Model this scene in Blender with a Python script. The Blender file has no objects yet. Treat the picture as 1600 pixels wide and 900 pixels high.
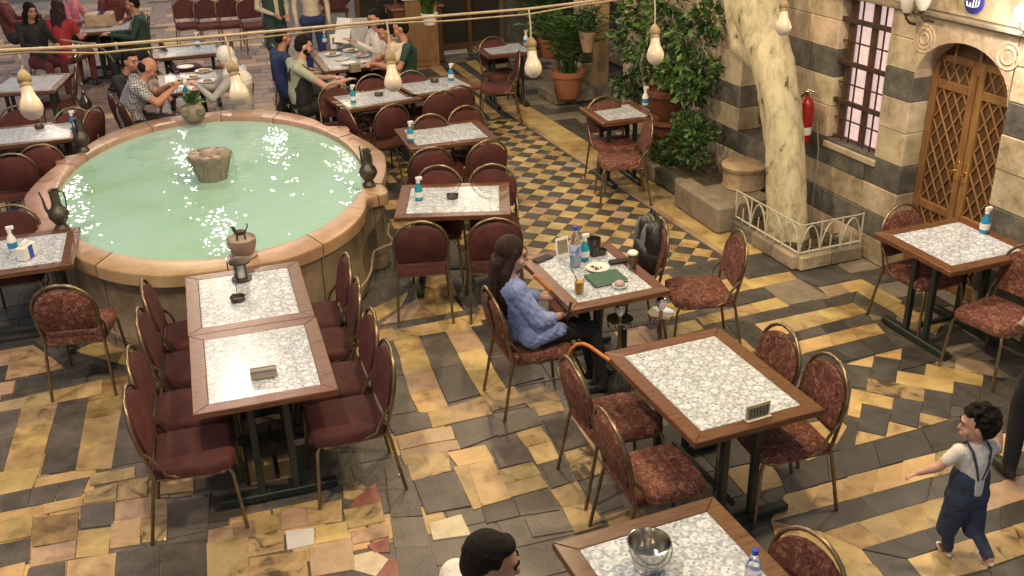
import bpy, bmesh, math, random
import numpy as np
from math import radians as R, sin, cos, pi
from mathutils import Vector, Matrix, Euler
random.seed(7); rng = np.random.default_rng(7)
S = bpy.context.scene
COL = S.collection
# ------------------------------------------------------------------ camera
CAM = np.array([-4.731, -8.733, 3.650]); HEAD = R(21.2); PITCH = R(25.4447); ROLL = R(-1.591); FPX = 1567.74
_f = np.array([cos(PITCH)*sin(HEAD), cos(PITCH)*cos(HEAD), -sin(PITCH)])
_r0 = np.array([cos(HEAD), -sin(HEAD), 0.0]); _u0 = np.cross(_r0, _f)
_r = cos(ROLL)*_r0 + sin(ROLL)*_u0; _u = -sin(ROLL)*_r0 + cos(ROLL)*_u0
cd = bpy.data.cameras.new("camera"); cam = bpy.data.objects.new("camera", cd); COL.objects.link(cam)
cd.sensor_width = 36.0; cd.lens = 36.0*FPX/1600; cd.clip_end = 300; cd.clip_start = 0.05
M = Matrix(((_r[0], _u[0], -_f[0], CAM[0]), (_r[1], _u[1], -_f[1], CAM[1]), (_r[2], _u[2], -_f[2], CAM[2]), (0, 0, 0, 1)))
cam.matrix_world = M; S.camera = cam
def ray(px, py): return _f + (px-800)/FPX*_r - (py-450)/FPX*_u
def G(px, py, z=0.0):
    "the point of the place at height z seen along this line of sight"
    d = ray(px, py); return CAM + d*((z-CAM[2])/d[2])
def D(px, py, dep): return CAM + ray(px, py)*dep
def PX(px, py, x):
    "point on the plane x = const (the right-hand wall)"
    d = ray(px, py); return CAM + d*((x-CAM[0])/d[0])
# ------------------------------------------------------------------ world, sun, lamps, exposure
W = bpy.data.worlds.new("World"); S.world = W; W.use_nodes = True
nt = W.node_tree; bg = nt.nodes["Background"]
sky = nt.nodes.new("ShaderNodeTexSky"); sky.sky_type = 'NISHITA'; sky.sun_disc = False
sky.sun_elevation = R(40); sky.sun_rotation = R(200)
hs = nt.nodes.new("ShaderNodeHueSaturation"); hs.inputs['Saturation'].default_value = 0.25
nt.links.new(sky.outputs[0], hs.inputs['Color']); nt.links.new(hs.outputs[0], bg.inputs[0]); bg.inputs[1].default_value = 0.034
sd = bpy.data.lights.new("sun", 'SUN'); sd.energy = 0.12; sd.angle = R(25); sd.color = (1, .9, .75)
so = bpy.data.objects.new("sun", sd); COL.objects.link(so); so.rotation_euler = (R(50), 0, R(160))
def lamp(x, y, z, w, r=0.16, c=(1, .80, .52)):
    l = bpy.data.lights.new("lamp_light", 'POINT'); l.energy = w; l.shadow_soft_size = r; l.color = c
    o = bpy.data.objects.new("lamp_light", l); COL.objects.link(o); o.location = (x, y, z); return o
WARM = (1, .75, .42); PALE = (1, .82, .60)
def strung(px, py, h, zl, w, r=.09, c=PALE):
    "a lamp strung at height zl over the far court; its mirror image in a level surface at h shows at this spot"
    p = G(px, py, h); k = (zl-h)/(CAM[2]-h); return lamp(p[0]+(p[0]-CAM[0])*k, p[1]+(p[1]-CAM[1])*k, zl, w, r, c)
strung(345, 352, .645, 4.6, 230, .11, PALE)
strung(112, 292, .645, 4.6, 85, .08, (1, .74, .60))
strung(432, 197, .645, 3.9, 60, .07, PALE)
strung(536, 232, .645, 4.0, 70, .075, WARM)
strung(283, 205, .645, 4.2, 80, .08, PALE)
strung(385, 636, .75, 4.4, 110, .10, (1, .76, .62))       # over the basin
strung(735, 205, .75, 4.2, 150, .08, PALE)
strung(648, 139, .75, 3.4, 26, .30, (.40, .34, 1))
lamp(-.6, 2.2, 4.2, 110, .15, WARM)  # unseen lamp added to strengthen the light on post and pillar
lamp(-2.0, -1.2, 5.2, 260, .14, WARM)
lamp(-4.9, -5.2, 5.6, 380, .16, (1, .80, .56))
lamp(-.9, -5.2, 5.0, 340, .16, WARM)
lamp(-7.4, -2.6, 5.0, 220, .2, (1, .76, .60))
S.view_settings.view_transform = 'Standard'; S.view_settings.look = 'None'; S.view_settings.exposure = 0.75; S.view_settings.gamma = 1.0
# ------------------------------------------------------------------ materials
def mk(name, base=(.5, .5, .5), rough=.5, metal=0.0, spec=.5, **k):
    m = bpy.data.materials.new(name); m.use_nodes = True; b = m.node_tree.nodes["Principled BSDF"]
    b.inputs['Base Color'].default_value = (*base, 1); b.inputs['Roughness'].default_value = rough
    b.inputs['Metallic'].default_value = metal; b.inputs['Specular IOR Level'].default_value = spec
    for a, v in k.items(): b.inputs[a.replace('_', ' ')].default_value = v
    return m
def nd(m, t, **k):
    n = m.node_tree.nodes.new(t)
    for a, v in k.items():
        if a in n.inputs.keys(): n.inputs[a].default_value = v
        else: setattr(n, a, v)
    return n
def lk(m, a, b): m.node_tree.links.new(a, b)
def ramp(m, stops, interp='LINEAR'):
    n = m.node_tree.nodes.new('ShaderNodeValToRGB'); e = n.color_ramp; e.interpolation = interp
    while len(e.elements) < len(stops): e.elements.new(.5)
    for el, (p, c) in zip(e.elements, stops): el.position = p; el.color = (*c, 1)
    return n
def rich(name, stops, scale=6, rough=(.4, .6), bump=.1, bscale=40, detail=6, rnd=.0, vec='Object', stretch=(1, 1, 1), metal=0, spec=.5, hue=.0, dist=0.0, stain=0.0, sscale=1.6):
    "noise driven colour with object-random tint, roughness variation and fine relief"
    m = mk(name, stops[0][1], rough[0], metal, spec); b = m.node_tree.nodes["Principled BSDF"]
    tc = nd(m, 'ShaderNodeTexCoord'); mp = nd(m, 'ShaderNodeMapping'); mp.inputs['Scale'].default_value = stretch
    oi = nd(m, 'ShaderNodeObjectInfo'); ad = nd(m, 'ShaderNodeVectorMath', operation='ADD'); sc = nd(m, 'ShaderNodeVectorMath', operation='SCALE'); sc.inputs['Scale'].default_value = 1.0
    cx = nd(m, 'ShaderNodeCombineXYZ'); mu = nd(m, 'ShaderNodeMath', operation='MULTIPLY'); mu.inputs[1].default_value = 37.0
    lk(m, oi.outputs['Random'], mu.inputs[0]); lk(m, mu.outputs[0], cx.inputs[0]); lk(m, mu.outputs[0], cx.inputs[1])
    lk(m, tc.outputs[vec], ad.inputs[0]); lk(m, cx.outputs[0], ad.inputs[1]); lk(m, ad.outputs[0], mp.inputs[0])
    n = nd(m, 'ShaderNodeTexNoise', Scale=scale, Detail=detail, Roughness=.62, Distortion=dist); lk(m, mp.outputs[0], n.inputs['Vector'])
    rp = ramp(m, stops); 
    if rnd > 0:
        a2 = nd(m, 'ShaderNodeMath', operation='MULTIPLY_ADD'); a2.inputs[1].default_value = rnd; lk(m, oi.outputs['Random'], a2.inputs[0]); 
        s2 = nd(m, 'ShaderNodeMath', operation='SUBTRACT'); s2.inputs[1].default_value = rnd/2; lk(m, n.outputs[0], s2.inputs[0]); lk(m, s2.outputs[0], a2.inputs[2]); lk(m, a2.outputs[0], rp.inputs[0])
    else: lk(m, n.outputs[0], rp.inputs[0])
    col = rp.outputs[0]
    if hue > 0:
        h = nd(m, 'ShaderNodeHueSaturation'); mr = nd(m, 'ShaderNodeMapRange'); mr.inputs[3].default_value = .5-hue; mr.inputs[4].default_value = .5+hue*.6
        m3 = nd(m, 'ShaderNodeMath', operation='FRACT'); m4 = nd(m, 'ShaderNodeMath', operation='MULTIPLY'); m4.inputs[1].default_value = 7.13
        lk(m, oi.outputs['Random'], m4.inputs[0]); lk(m, m4.outputs[0], m3.inputs[0]); lk(m, m3.outputs[0], mr.inputs[0]); lk(m, mr.outputs[0], h.inputs['Hue'])
        mv = nd(m, 'ShaderNodeMapRange'); mv.inputs[3].default_value = .82; mv.inputs[4].default_value = 1.12
        m5 = nd(m, 'ShaderNodeMath', operation='MULTIPLY'); m5.inputs[1].default_value = 13.7; m6 = nd(m, 'ShaderNodeMath', operation='FRACT')
        lk(m, oi.outputs['Random'], m5.inputs[0]); lk(m, m5.outputs[0], m6.inputs[0]); lk(m, m6.outputs[0], mv.inputs[0]); lk(m, mv.outputs[0], h.inputs['Value'])
        lk(m, col, h.inputs['Color']); col = h.outputs[0]
    if stain > 0:
        ge = nd(m, 'ShaderNodeNewGeometry'); n3 = nd(m, 'ShaderNodeTexNoise', Scale=sscale, Detail=7, Roughness=.68); lk(m, ge.outputs['Position'], n3.inputs['Vector'])
        r3 = ramp(m, [(.36, (1-stain, 1-stain*1.02, 1-stain*1.08)), (.52, (1-stain*.35,)*3), (.64, (1, 1, 1))]); lk(m, n3.outputs[0], r3.inputs[0])
        mx = nd(m, 'ShaderNodeMix', data_type='RGBA', blend_type='MULTIPLY'); mx.inputs[0].default_value = 1; lk(m, col, mx.inputs[6]); lk(m, r3.outputs[0], mx.inputs[7]); col = mx.outputs[2]
    lk(m, col, b.inputs['Base Color'])
    n2 = nd(m, 'ShaderNodeTexNoise', Scale=bscale, Detail=4); lk(m, mp.outputs[0], n2.inputs['Vector'])
    mr = nd(m, 'ShaderNodeMapRange'); mr.inputs[3].default_value = rough[0]; mr.inputs[4].default_value = rough[1]; lk(m, n.outputs[0], mr.inputs[0]); lk(m, mr.outputs[0], b.inputs['Roughness'])
    bp = nd(m, 'ShaderNodeBump'); bp.inputs['Strength'].default_value = bump; bp.inputs['Distance'].default_value = .01; lk(m, n2.outputs[0], bp.inputs['Height']); lk(m, bp.outputs[0], b.inputs['Normal'])
    return m
def glow(name, c, s, base=(.8, .7, .6)):
    m = mk(name, base, .35); b = m.node_tree.nodes["Principled BSDF"]; b.inputs['Emission Color'].default_value = (*c, 1); b.inputs['Emission Strength'].default_value = s; return m
MT = {}
MT['lime'] = rich('yellow_limestone', [(.2, (.24, .155, .065)), (.42, (.55, .39, .155)), (.6, (.63, .46, .195)), (.85, (.70, .53, .26))], 7, (.34, .55), .25, 45, hue=.014, rnd=.35, stain=.38, sscale=2.2)
MT['limep'] = rich('pink_limestone', [(.2, (.28, .17, .10)), (.45, (.50, .355, .225)), (.85, (.58, .43, .28))], 7, (.34, .55), .25, 45, hue=.02, rnd=.3, stain=.35, sscale=2.2)
MT['limev'] = rich('veined_limestone', [(.34, (.10, .075, .045)), (.44, (.42, .30, .14)), (.6, (.55, .41, .20)), (.85, (.64, .47, .27))], 5, (.34, .58), .35, 30, hue=.014, rnd=.1, dist=1.2, stain=.3, sscale=2.2)
MT['limew'] = rich('pale_limestone', [(.3, (.45, .36, .24)), (.7, (.62, .53, .38))], 9, (.3, .5), .3, 40, hue=.02)
MT['redst'] = rich('red_stone', [(.3, (.20, .075, .055)), (.7, (.32, .13, .10))], 9, (.3, .5), .25, 40, hue=.01)
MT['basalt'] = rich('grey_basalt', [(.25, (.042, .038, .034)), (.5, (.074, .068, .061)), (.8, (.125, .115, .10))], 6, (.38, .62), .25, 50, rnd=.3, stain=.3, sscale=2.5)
MT['basaltl'] = rich('sheen_grey_basalt', [(.25, (.075, .064, .054)), (.5, (.125, .108, .092)), (.8, (.19, .165, .14))], 6, (.30, .55), .25, 50, rnd=.3, stain=.3, sscale=2.5)  # lighter copy of the basalt; lamp sheen on the left put into its colour
MT['whitetile'] = rich('white_marble_tile', [(.3, (.55, .53, .50)), (.7, (.68, .66, .62))], 5, (.2, .35), .05, 40)
MT['mortar'] = rich('floor_mortar', [(.3, (.075, .066, .058)), (.5, (.12, .105, .09)), (.75, (.17, .145, .12))], 3, (.4, .65), .4, 30)
MT['tan'] = rich('tan_marble', [(.3, (.17, .115, .085)), (.5, (.25, .18, .138)), (.75, (.33, .245, .19))], 5, (.22, .4), .15, 30, hue=.02)
MT['rim'] = rich('pink_rim_stone', [(.25, (.30, .175, .12)), (.5, (.43, .275, .20)), (.78, (.50, .36, .25))], 3.5, (.28, .46), .14, 40, hue=.02, rnd=.2, stain=.22, sscale=2.4)
MT['rimy'] = rich('yellow_rim_stone', [(.25, (.26, .165, .08)), (.5, (.39, .265, .14)), (.78, (.47, .34, .19))], 3.5, (.28, .46), .14, 40, hue=.02, rnd=.2, stain=.22, sscale=2.4)
MT['limeg'] = rich('greyish_pink_stone', [(.3, (.24, .17, .135)), (.7, (.36, .27, .22))], 9, (.4, .6), .3, 40)
MT['basin'] = rich('basin_stone', [(.25, (.18, .13, .085)), (.5, (.31, .24, .16)), (.8, (.40, .32, .22))], 3, (.4, .65), .35, 25, stretch=(1, 1, .45), stain=.45, sscale=2.6)
MT['stone'] = rich('cream_ashlar', [(.2, (.36, .275, .165)), (.45, (.55, .45, .30)), (.8, (.66, .56, .40))], 5, (.6, .85), .6, 22, hue=.02, rnd=.25, stain=.5, sscale=3.2)
MT['stoned'] = rich('dark_ashlar', [(.25, (.060, .057, .048)), (.55, (.12, .115, .098)), (.8, (.22, .20, .16))], 7, (.6, .85), .7, 22, rnd=.25, stain=.35, sscale=3.2)
MT['carved'] = rich('carved_stone', [(.25, (.30, .23, .15)), (.7, (.50, .40, .29))], 12, (.6, .85), .8, 26)
MT['greyst'] = rich('grey_pitted_stone', [(.25, (.14, .12, .085)), (.55, (.24, .20, .145)), (.85, (.33, .28, .20))], 6, (.6, .85), .6, 30)
MT['wood'] = rich('table_wood', [(.25, (.065, .026, .012)), (.5, (.125, .054, .024)), (.8, (.19, .088, .040))], 5, (.22, .36), .08, 60, stretch=(1.5, 12, 12), hue=.012)
MT['woodl'] = rich('honey_wood', [(.25, (.17, .085, .028)), (.55, (.27, .145, .05)), (.85, (.35, .20, .08))], 5, (.35, .5), .1, 60, stretch=(10, 10, 1.2), hue=.01)
MT['woodp'] = rich('pale_pine', [(.25, (.30, .18, .075)), (.55, (.45, .29, .13)), (.85, (.54, .37, .18))], 5, (.5, .65), .15, 60, stretch=(10, 10, 1.2))
MT['woodd'] = rich('dark_wood', [(.25, (.05, .024, .012)), (.55, (.095, .048, .022)), (.85, (.15, .08, .038))], 5, (.4, .55), .1, 60, stretch=(10, 10, 1.2))
MT['brass'] = rich('aged_brass', [(.3, (.16, .115, .065)), (.7, (.30, .23, .135))], 14, (.25, .42), .03, 60, metal=.85)
MT['bronze'] = rich('dark_bronze', [(.3, (.045, .04, .034)), (.7, (.11, .095, .08))], 16, (.28, .5), .1, 50, metal=.6)
MT['iron'] = rich('green_black_iron', [(.3, (.008, .016, .012)), (.7, (.020, .032, .025))], 12, (.3, .5), .05, 60)
MT['rust'] = rich('rusty_iron', [(.3, (.03, .018, .012)), (.7, (.08, .045, .03))], 20, (.5, .75), .2, 60, metal=.3)
MT['whiteiron'] = rich('white_painted_iron', [(.3, (.42, .38, .28)), (.7, (.62, .58, .47))], 20, (.4, .6), .1, 60)
MT['steel'] = mk('polished_steel', (.62, .60, .56), .16, 1.0)
MT['red'] = rich('burgundy_velvet', [(.3, (.052, .010, .009)), (.55, (.088, .019, .016)), (.8, (.125, .032, .027))], 10, (.7, .9), .3, 220, hue=.006)
MT['redpat'] = rich('patterned_brown_fabric', [(.36, (.045, .011, .008)), (.46, (.14, .036, .024)), (.54, (.12, .045, .028)), (.62, (.26, .12, .08))], 26, (.7, .9), .3, 160, dist=1.5, detail=3)
MT['leafd'] = rich('dark_leaf', [(.3, (.012, .035, .010)), (.55, (.03, .075, .018)), (.8, (.06, .12, .03))], 3, (.35, .55), .1, 40)
MT['leafl'] = rich('light_leaf', [(.3, (.05, .11, .02)), (.55, (.09, .18, .03)), (.8, (.15, .26, .06))], 3, (.35, .55), .1, 40)
MT['terra'] = rich('terracotta', [(.3, (.24, .085, .035)), (.7, (.36, .14, .065))], 6, (.6, .8), .25, 40)
MT['terrad'] = rich('dark_terracotta', [(.3, (.10, .032, .016)), (.7, (.17, .06, .032))], 6, (.6, .8), .25, 40)
MT['soil'] = rich('soil', [(.3, (.03, .022, .014)), (.7, (.09, .068, .042))], 16, (.8, .95), .8, 30)
MT['bark'] = rich('pale_bark', [(.33, (.07, .06, .035)), (.39, (.36, .31, .18)), (.55, (.53, .47, .30)), (.85, (.64, .59, .42))], 7.5, (.6, .85), .8, 16, stretch=(1.4, 1.4, .7), dist=.6)
MT['bulb'] = glow('frosted_bulb_glass', (1, .80, .60), .05, (.50, .41, .30))
MT['socket'] = rich('bulb_socket', [(.3, (.16, .11, .05)), (.7, (.30, .22, .11))], 12, (.5, .7), .2, 50)
MT['cable'] = rich('twisted_cable', [(.3, (.27, .21, .13)), (.7, (.40, .32, .21))], 30, (.5, .7), .2, 80)
MT['lampglow'] = glow('lit_wall_lamp', (1, .93, .82), 14, (.9, .9, .9))
MT['winglow'] = glow('lit_curtain', (.90, .66, .62), .40, (.6, .45, .43))
MT['winorange'] = glow('lit_reveal', (.9, .36, .17), .40, (.6, .3, .18))
MT['dglass'] = mk('dark_glass', (.03, .028, .025), .08, 0, .6)
MT['fglass'] = mk('opal_glass', (.55, .55, .50), .15, 0, .6)
MT['clear'] = mk('clear_glass', (.9, .92, .92), .04, 0, .5, Transmission_Weight=1.0, IOR=1.3)
MT['redpaint'] = mk('red_enamel', (.30, .010, .012), .3)
MT['white'] = rich('white_plastic', [(.3, (.68, .67, .64)), (.7, (.78, .77, .74))], 8, (.35, .5), .02, 50)
MT['blue'] = mk('blue_sanitiser', (.02, .20, .42), .15, 0, .5)
MT['teal'] = mk('teal_liquid', (.015, .27, .40), .12, 0, .5)
MT['bluecap'] = mk('blue_plastic_cap', (.025, .06, .48), .3)
MT['water'] = None
MT['black'] = rich('black_fabric', [(.3, (.010, .010, .011)), (.7, (.026, .025, .027))], 20, (.55, .85), .2, 120)
MT['bag'] = rich('black_backpack_leather', [(.3, (.010, .010, .009)), (.7, (.03, .029, .026))], 14, (.28, .45), .3, 70)
MT['grey'] = rich('grey_strap', [(.3, (.12, .12, .12)), (.7, (.2, .2, .2))], 20, (.5, .7), .2, 100)
MT['green'] = rich('green_leather', [(.3, (.022, .075, .045)), (.7, (.04, .11, .066))], 20, (.4, .6), .15, 120)
MT['paper'] = rich('white_paper', [(.3, (.66, .64, .60)), (.7, (.78, .76, .72))], 8, (.6, .8), .1, 60)
MT['foodb'] = rich('food_leftovers', [(.3, (.20, .09, .04)), (.7, (.45, .32, .16))], 60, (.4, .7), .5, 90)
MT['coffee'] = mk('brown_coffee', (.14, .06, .025), .2); MT['juice'] = mk('amber_juice', (.55, .30, .06), .15); MT['foam'] = mk('milk_foam', (.80, .74, .60), .7)
MT['plaque'] = mk('blue_enamel', (.030, .035, .22), .2)
MT['bunpink'] = mk('bun_pink', (.42, .30, .30), .6)
MT['darkint'] = mk('dark_interior', (.02, .016, .013), .8)
MT['orange'] = rich('orange_hose', [(.3, (.45, .13, .02)), (.7, (.60, .22, .05))], 20, (.35, .5), .2, 90)
MT['gold'] = mk('gold_trim', (.75, .5, .18), .2, 1.0)
# table tile inlay: white glazed tiles printed with small blue, grey and ochre flowers
def inlay():
    m = mk('printed_white_tiles', (.7, .7, .68), .2); b = m.node_tree.nodes["Principled BSDF"]
    tc = nd(m, 'ShaderNodeTexCoord'); oi = nd(m, 'ShaderNodeObjectInfo'); ad = nd(m, 'ShaderNodeVectorMath', operation='ADD'); mu = nd(m, 'ShaderNodeVectorMath', operation='SCALE'); mu.inputs['Scale'].default_value = 9.0
    cx = nd(m, 'ShaderNodeCombineXYZ'); lk(m, oi.outputs['Random'], cx.inputs[0]); lk(m, oi.outputs['Random'], cx.inputs[1]); lk(m, cx.outputs[0], mu.inputs[0]); lk(m, tc.outputs['Object'], ad.inputs[0]); lk(m, mu.outputs[0], ad.inputs[1])
    ds = nd(m, 'ShaderNodeTexNoise', Scale=30, Detail=1); lk(m, ad.outputs[0], ds.inputs['Vector']); dm = nd(m, 'ShaderNodeVectorMath', operation='MULTIPLY_ADD'); dm.inputs[1].default_value = (.02, .02, 0); lk(m, ds.outputs['Color'], dm.inputs[0]); lk(m, ad.outputs[0], dm.inputs[2])
    cur = None
    def mul(x, f=1.0):
        nonlocal cur
        if cur is None: cur = x; return
        c = nd(m, 'ShaderNodeMix', data_type='RGBA', blend_type='MULTIPLY'); c.inputs[0].default_value = f; lk(m, cur, c.inputs[6]); lk(m, x, c.inputs[7]); cur = c.outputs[2]
    for sc, rnd_, st in ((13, .25, [(.0, (.22, .30, .52)), (.25, (.40, .47, .62)), (.36, (.69, .73, .79)), (.50, (.71, .75, .79)), (.60, (.44, .49, .56)), (.75, (.69, .73, .78))]), (30, .9, [(0, (.36, .43, .60)), (.24, (.64, .68, .77)), (.36, (1, 1, 1)), (.54, (1, 1, 1)), (.66, (.68, .71, .74))]), (74, 1, [(0, (.60, .63, .68)), (.36, (1, 1, 1)), (.75, (.90, .90, .90))])):
        v = nd(m, 'ShaderNodeTexVoronoi', Scale=sc); v.inputs['Randomness'].default_value = rnd_; lk(m, dm.outputs[0], v.inputs['Vector']); r = ramp(m, st); lk(m, v.outputs['Distance'], r.inputs[0]); mul(r.outputs[0])
    n = nd(m, 'ShaderNodeTexNoise', Scale=9, Detail=4); lk(m, ad.outputs[0], n.inputs['Vector']); r = ramp(m, [(.35, (.84, .83, .80)), (.6, (1, 1, 1))]); lk(m, n.outputs[0], r.inputs[0]); mul(r.outputs[0])
    bk = nd(m, 'ShaderNodeTexBrick', Scale=10); bk.offset = 0; bk.inputs['Color1'].default_value = bk.inputs['Color2'].default_value = (1, 1, 1, 1); bk.inputs['Mortar'].default_value = (.72, .70, .66, 1); bk.inputs['Mortar Size'].default_value = .012; bk.inputs['Brick Width'].default_value = 1; bk.inputs['Row Height'].default_value = 1; lk(m, tc.outputs['Object'], bk.inputs['Vector']); mul(bk.outputs[0])
    lk(m, cur, b.inputs['Base Color']); n2 = nd(m, 'ShaderNodeTexNoise', Scale=5, Detail=5); lk(m, ad.outputs[0], n2.inputs['Vector']); mr = nd(m, 'ShaderNodeMapRange'); mr.inputs[3].default_value = .13; mr.inputs[4].default_value = .32; lk(m, n2.outputs[0], mr.inputs[0]); lk(m, mr.outputs[0], b.inputs['Roughness']); return m
MT['inlay'] = inlay()
def water():
    m = mk('turbid_pool_water', (.3, .5, .4), .02, 0, .6, IOR=1.4); b = m.node_tree.nodes["Principled BSDF"]
    tc = nd(m, 'ShaderNodeTexCoord'); n = nd(m, 'ShaderNodeTexNoise', Scale=.9, Detail=3); lk(m, tc.outputs['Object'], n.inputs['Vector'])
    rp = ramp(m, [(.30, (.27, .48, .27)), (.42, (.32, .54, .42)), (.6, (.35, .58, .50)), (.8, (.38, .60, .53))]); lk(m, n.outputs[0], rp.inputs[0]); lk(m, rp.outputs[0], b.inputs['Base Color'])
    w1 = nd(m, 'ShaderNodeTexNoise', Scale=6.5, Detail=0, Distortion=.6); lk(m, tc.outputs['Object'], w1.inputs['Vector'])
    w2 = nd(m, 'ShaderNodeTexNoise', Scale=21, Detail=0); lk(m, tc.outputs['Object'], w2.inputs['Vector'])
    s = nd(m, 'ShaderNodeMath', operation='MULTIPLY_ADD'); s.inputs[1].default_value = .45; lk(m, w2.outputs[0], s.inputs[0]); lk(m, w1.outputs[0], s.inputs[2])
    bp = nd(m, 'ShaderNodeBump'); bp.inputs['Strength'].default_value = .6; bp.inputs['Distance'].default_value = .0095; lk(m, s.outputs[0], bp.inputs['Height']); lk(m, bp.outputs[0], b.inputs['Normal']); return m
MT['water'] = water()
# ------------------------------------------------------------------ mesh helpers
class MB:
    def __init__(s): s.v = []; s.f = []; s.m = []
    def add(s, vs, fs, mi=0, T=None):
        o = len(s.v)
        if T is not None: vs = [tuple(T @ Vector(v)) for v in vs]
        s.v += [tuple(map(float, v)) for v in vs]; s.f += [[i+o for i in f] for f in fs]; s.m += [mi]*len(fs)
    def box(s, c, d, b=.004, mi=0, T=None):
        hx, hy, hz = d[0]/2, d[1]/2, d[2]/2; b = min(b, hx*.9, hy*.9, hz*.9); vs = []; ix = {}
        for sx in (-1, 1):
            for sy in (-1, 1):
                for sz in (-1, 1):
                    for ax in range(3):
                        p = [sx*(hx-(0 if ax == 0 else b)), sy*(hy-(0 if ax == 1 else b)), sz*(hz-(0 if ax == 2 else b))]
                        ix[(sx, sy, sz, ax)] = len(vs); vs.append((c[0]+p[0], c[1]+p[1], c[2]+p[2]))
        fs = []
        for ax in range(3):
            o = [a for a in range(3) if a != ax]
            for sg in (-1, 1):
                q = []
                for (i, j) in ((-1, -1), (1, -1), (1, 1), (-1, 1)):
                    k = [0, 0, 0]; k[ax] = sg; k[o[0]] = i; k[o[1]] = j; q.append(ix[(*k, ax)])
                fs.append(q if (sg > 0) == (ax != 1) else q[::-1])
        for ax in range(3):
            o = [a for a in range(3) if a != ax]
            for i in (-1, 1):
                for j in (-1, 1):
                    def K(sg, fa):
                        k = [0, 0, 0]; k[ax] = sg; k[o[0]] = i; k[o[1]] = j; return ix[(*k, fa)]
                    q = [K(-1, o[0]), K(1, o[0]), K(1, o[1]), K(-1, o[1])]
                    fl = (i*j > 0) == (ax != 1); fs.append(q if not fl else q[::-1])
        for sx in (-1, 1):
            for sy in (-1, 1):
                for sz in (-1, 1):
                    q = [ix[(sx, sy, sz, a)] for a in range(3)]; fs.append(q if sx*sy*sz > 0 else q[::-1])
        s.add(vs, fs, mi, T)
    def tube(s, pts, r, n=8, mi=0, closed=False, T=None, flat=1.0):
        P = [Vector(p) for p in pts]; N = len(P); rr = r if isinstance(r, (list, tuple)) else [r]*N; vs = []; fs = []
        t0 = (P[1]-P[0]).normalized(); nrm = t0.orthogonal().normalized(); prev = t0
        for i in range(N):
            if closed: t = (P[(i+1) % N]-P[i-1]).normalized()
            else: t = (P[min(i+1, N-1)]-P[max(i-1, 0)]).normalized()
            ax = prev.cross(t)
            if ax.length > 1e-6: nrm = Matrix.Rotation(prev.angle(t), 3, ax.normalized()) @ nrm
            prev = t; bn = t.cross(nrm)
            for k in range(n):
                a = 2*pi*k/n; vs.append(P[i]+(nrm*cos(a)+bn*sin(a)*flat)*rr[i])
        for i in range(N if closed else N-1):
            j = (i+1) % N
            for k in range(n): fs.append([i*n+k, i*n+(k+1) % n, j*n+(k+1) % n, j*n+k])
        if not closed: fs.append(list(range(n))[::-1]); fs.append([(N-1)*n+k for k in range(n)])
        s.add(vs, fs, mi, T)
    def lathe(s, prof, n=20, c=(0, 0, 0), mi=0, T=None, wob=None):
        vs = []; fs = []; L = len(prof)
        for (r, z) in prof:
            for k in range(n):
                a = 2*pi*k/n; q = r*(1 if wob is None else wob(a, z)); vs.append((c[0]+q*cos(a), c[1]+q*sin(a), c[2]+z))
        for i in range(L-1):
            for k in range(n): fs.append([i*n+k, i*n+(k+1) % n, (i+1)*n+(k+1) % n, (i+1)*n+k])
        if prof[0][0] > 1e-5: fs.append(list(range(n))[::-1])
        if prof[-1][0] > 1e-5: fs.append([(L-1)*n+k for k in range(n)])
        s.add(vs, fs, mi, T)
    def prism(s, poly, z0, z1, b=.0, mi=0, T=None, bottom=True):
        P = [Vector((p[0], p[1])) for p in poly]; n = len(P)
        if sum(P[i].x*P[(i+1) % n].y-P[(i+1) % n].x*P[i].y for i in range(n)) < 0: P = P[::-1]
        c = sum(P, Vector((0, 0)))/n; vs = [(p.x, p.y, z0) for p in P]; fs = []
        if b > 0:
            vs += [(p.x, p.y, z1-b) for p in P]; Q = []
            for i in range(n):
                a, q, e = P[i-1], P[i], P[(i+1) % n]; d1 = (q-a).normalized(); d2 = (e-q).normalized()
                n1 = Vector((-d1.y, d1.x)); n2 = Vector((-d2.y, d2.x)); bi = (n1+n2)
                bi = bi.normalized()*b/max(.4, bi.normalized().dot(n1)) if bi.length > 1e-6 else n1*b; Q.append(q+bi)
            vs += [(p.x, p.y, z1) for p in Q]; L = 3
        else: vs += [(p.x, p.y, z1) for p in P]; L = 2
        for l in range(L-1):
            for i in range(n): j = (i+1) % n; fs.append([l*n+i, l*n+j, (l+1)*n+j, (l+1)*n+i])
        fs.append([(L-1)*n+i for i in range(n)])
        if bottom: fs.append(list(range(n))[::-1])
        s.add(vs, fs, mi, T)
    def ball(s, c, r, n=10, mi=0, T=None, rot=None):
        rx, ry, rz = r if isinstance(r, (list, tuple)) else (r, r, r); vs = [(0, 0, -rz)]; fs = []; h = n//2+1
        for i in range(1, h):
            a = pi*i/h-pi/2
            for k in range(n): b = 2*pi*k/n; vs.append((rx*cos(a)*cos(b), ry*cos(a)*sin(b), rz*sin(a)))
        vs.append((0, 0, rz)); e = len(vs)-1
        for k in range(n): fs.append([0, 1+(k+1) % n, 1+k])
        for i in range(h-2):
            for k in range(n): fs.append([1+i*n+k, 1+i*n+(k+1) % n, 1+(i+1)*n+(k+1) % n, 1+(i+1)*n+k])
        for k in range(n): fs.append([e, 1+(h-2)*n+k, 1+(h-2)*n+(k+1) % n])
        if rot is not None: vs = [tuple(rot @ Vector(v)) for v in vs]
        s.add([(v[0]+c[0], v[1]+c[1], v[2]+c[2]) for v in vs], fs, mi, T)
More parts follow.
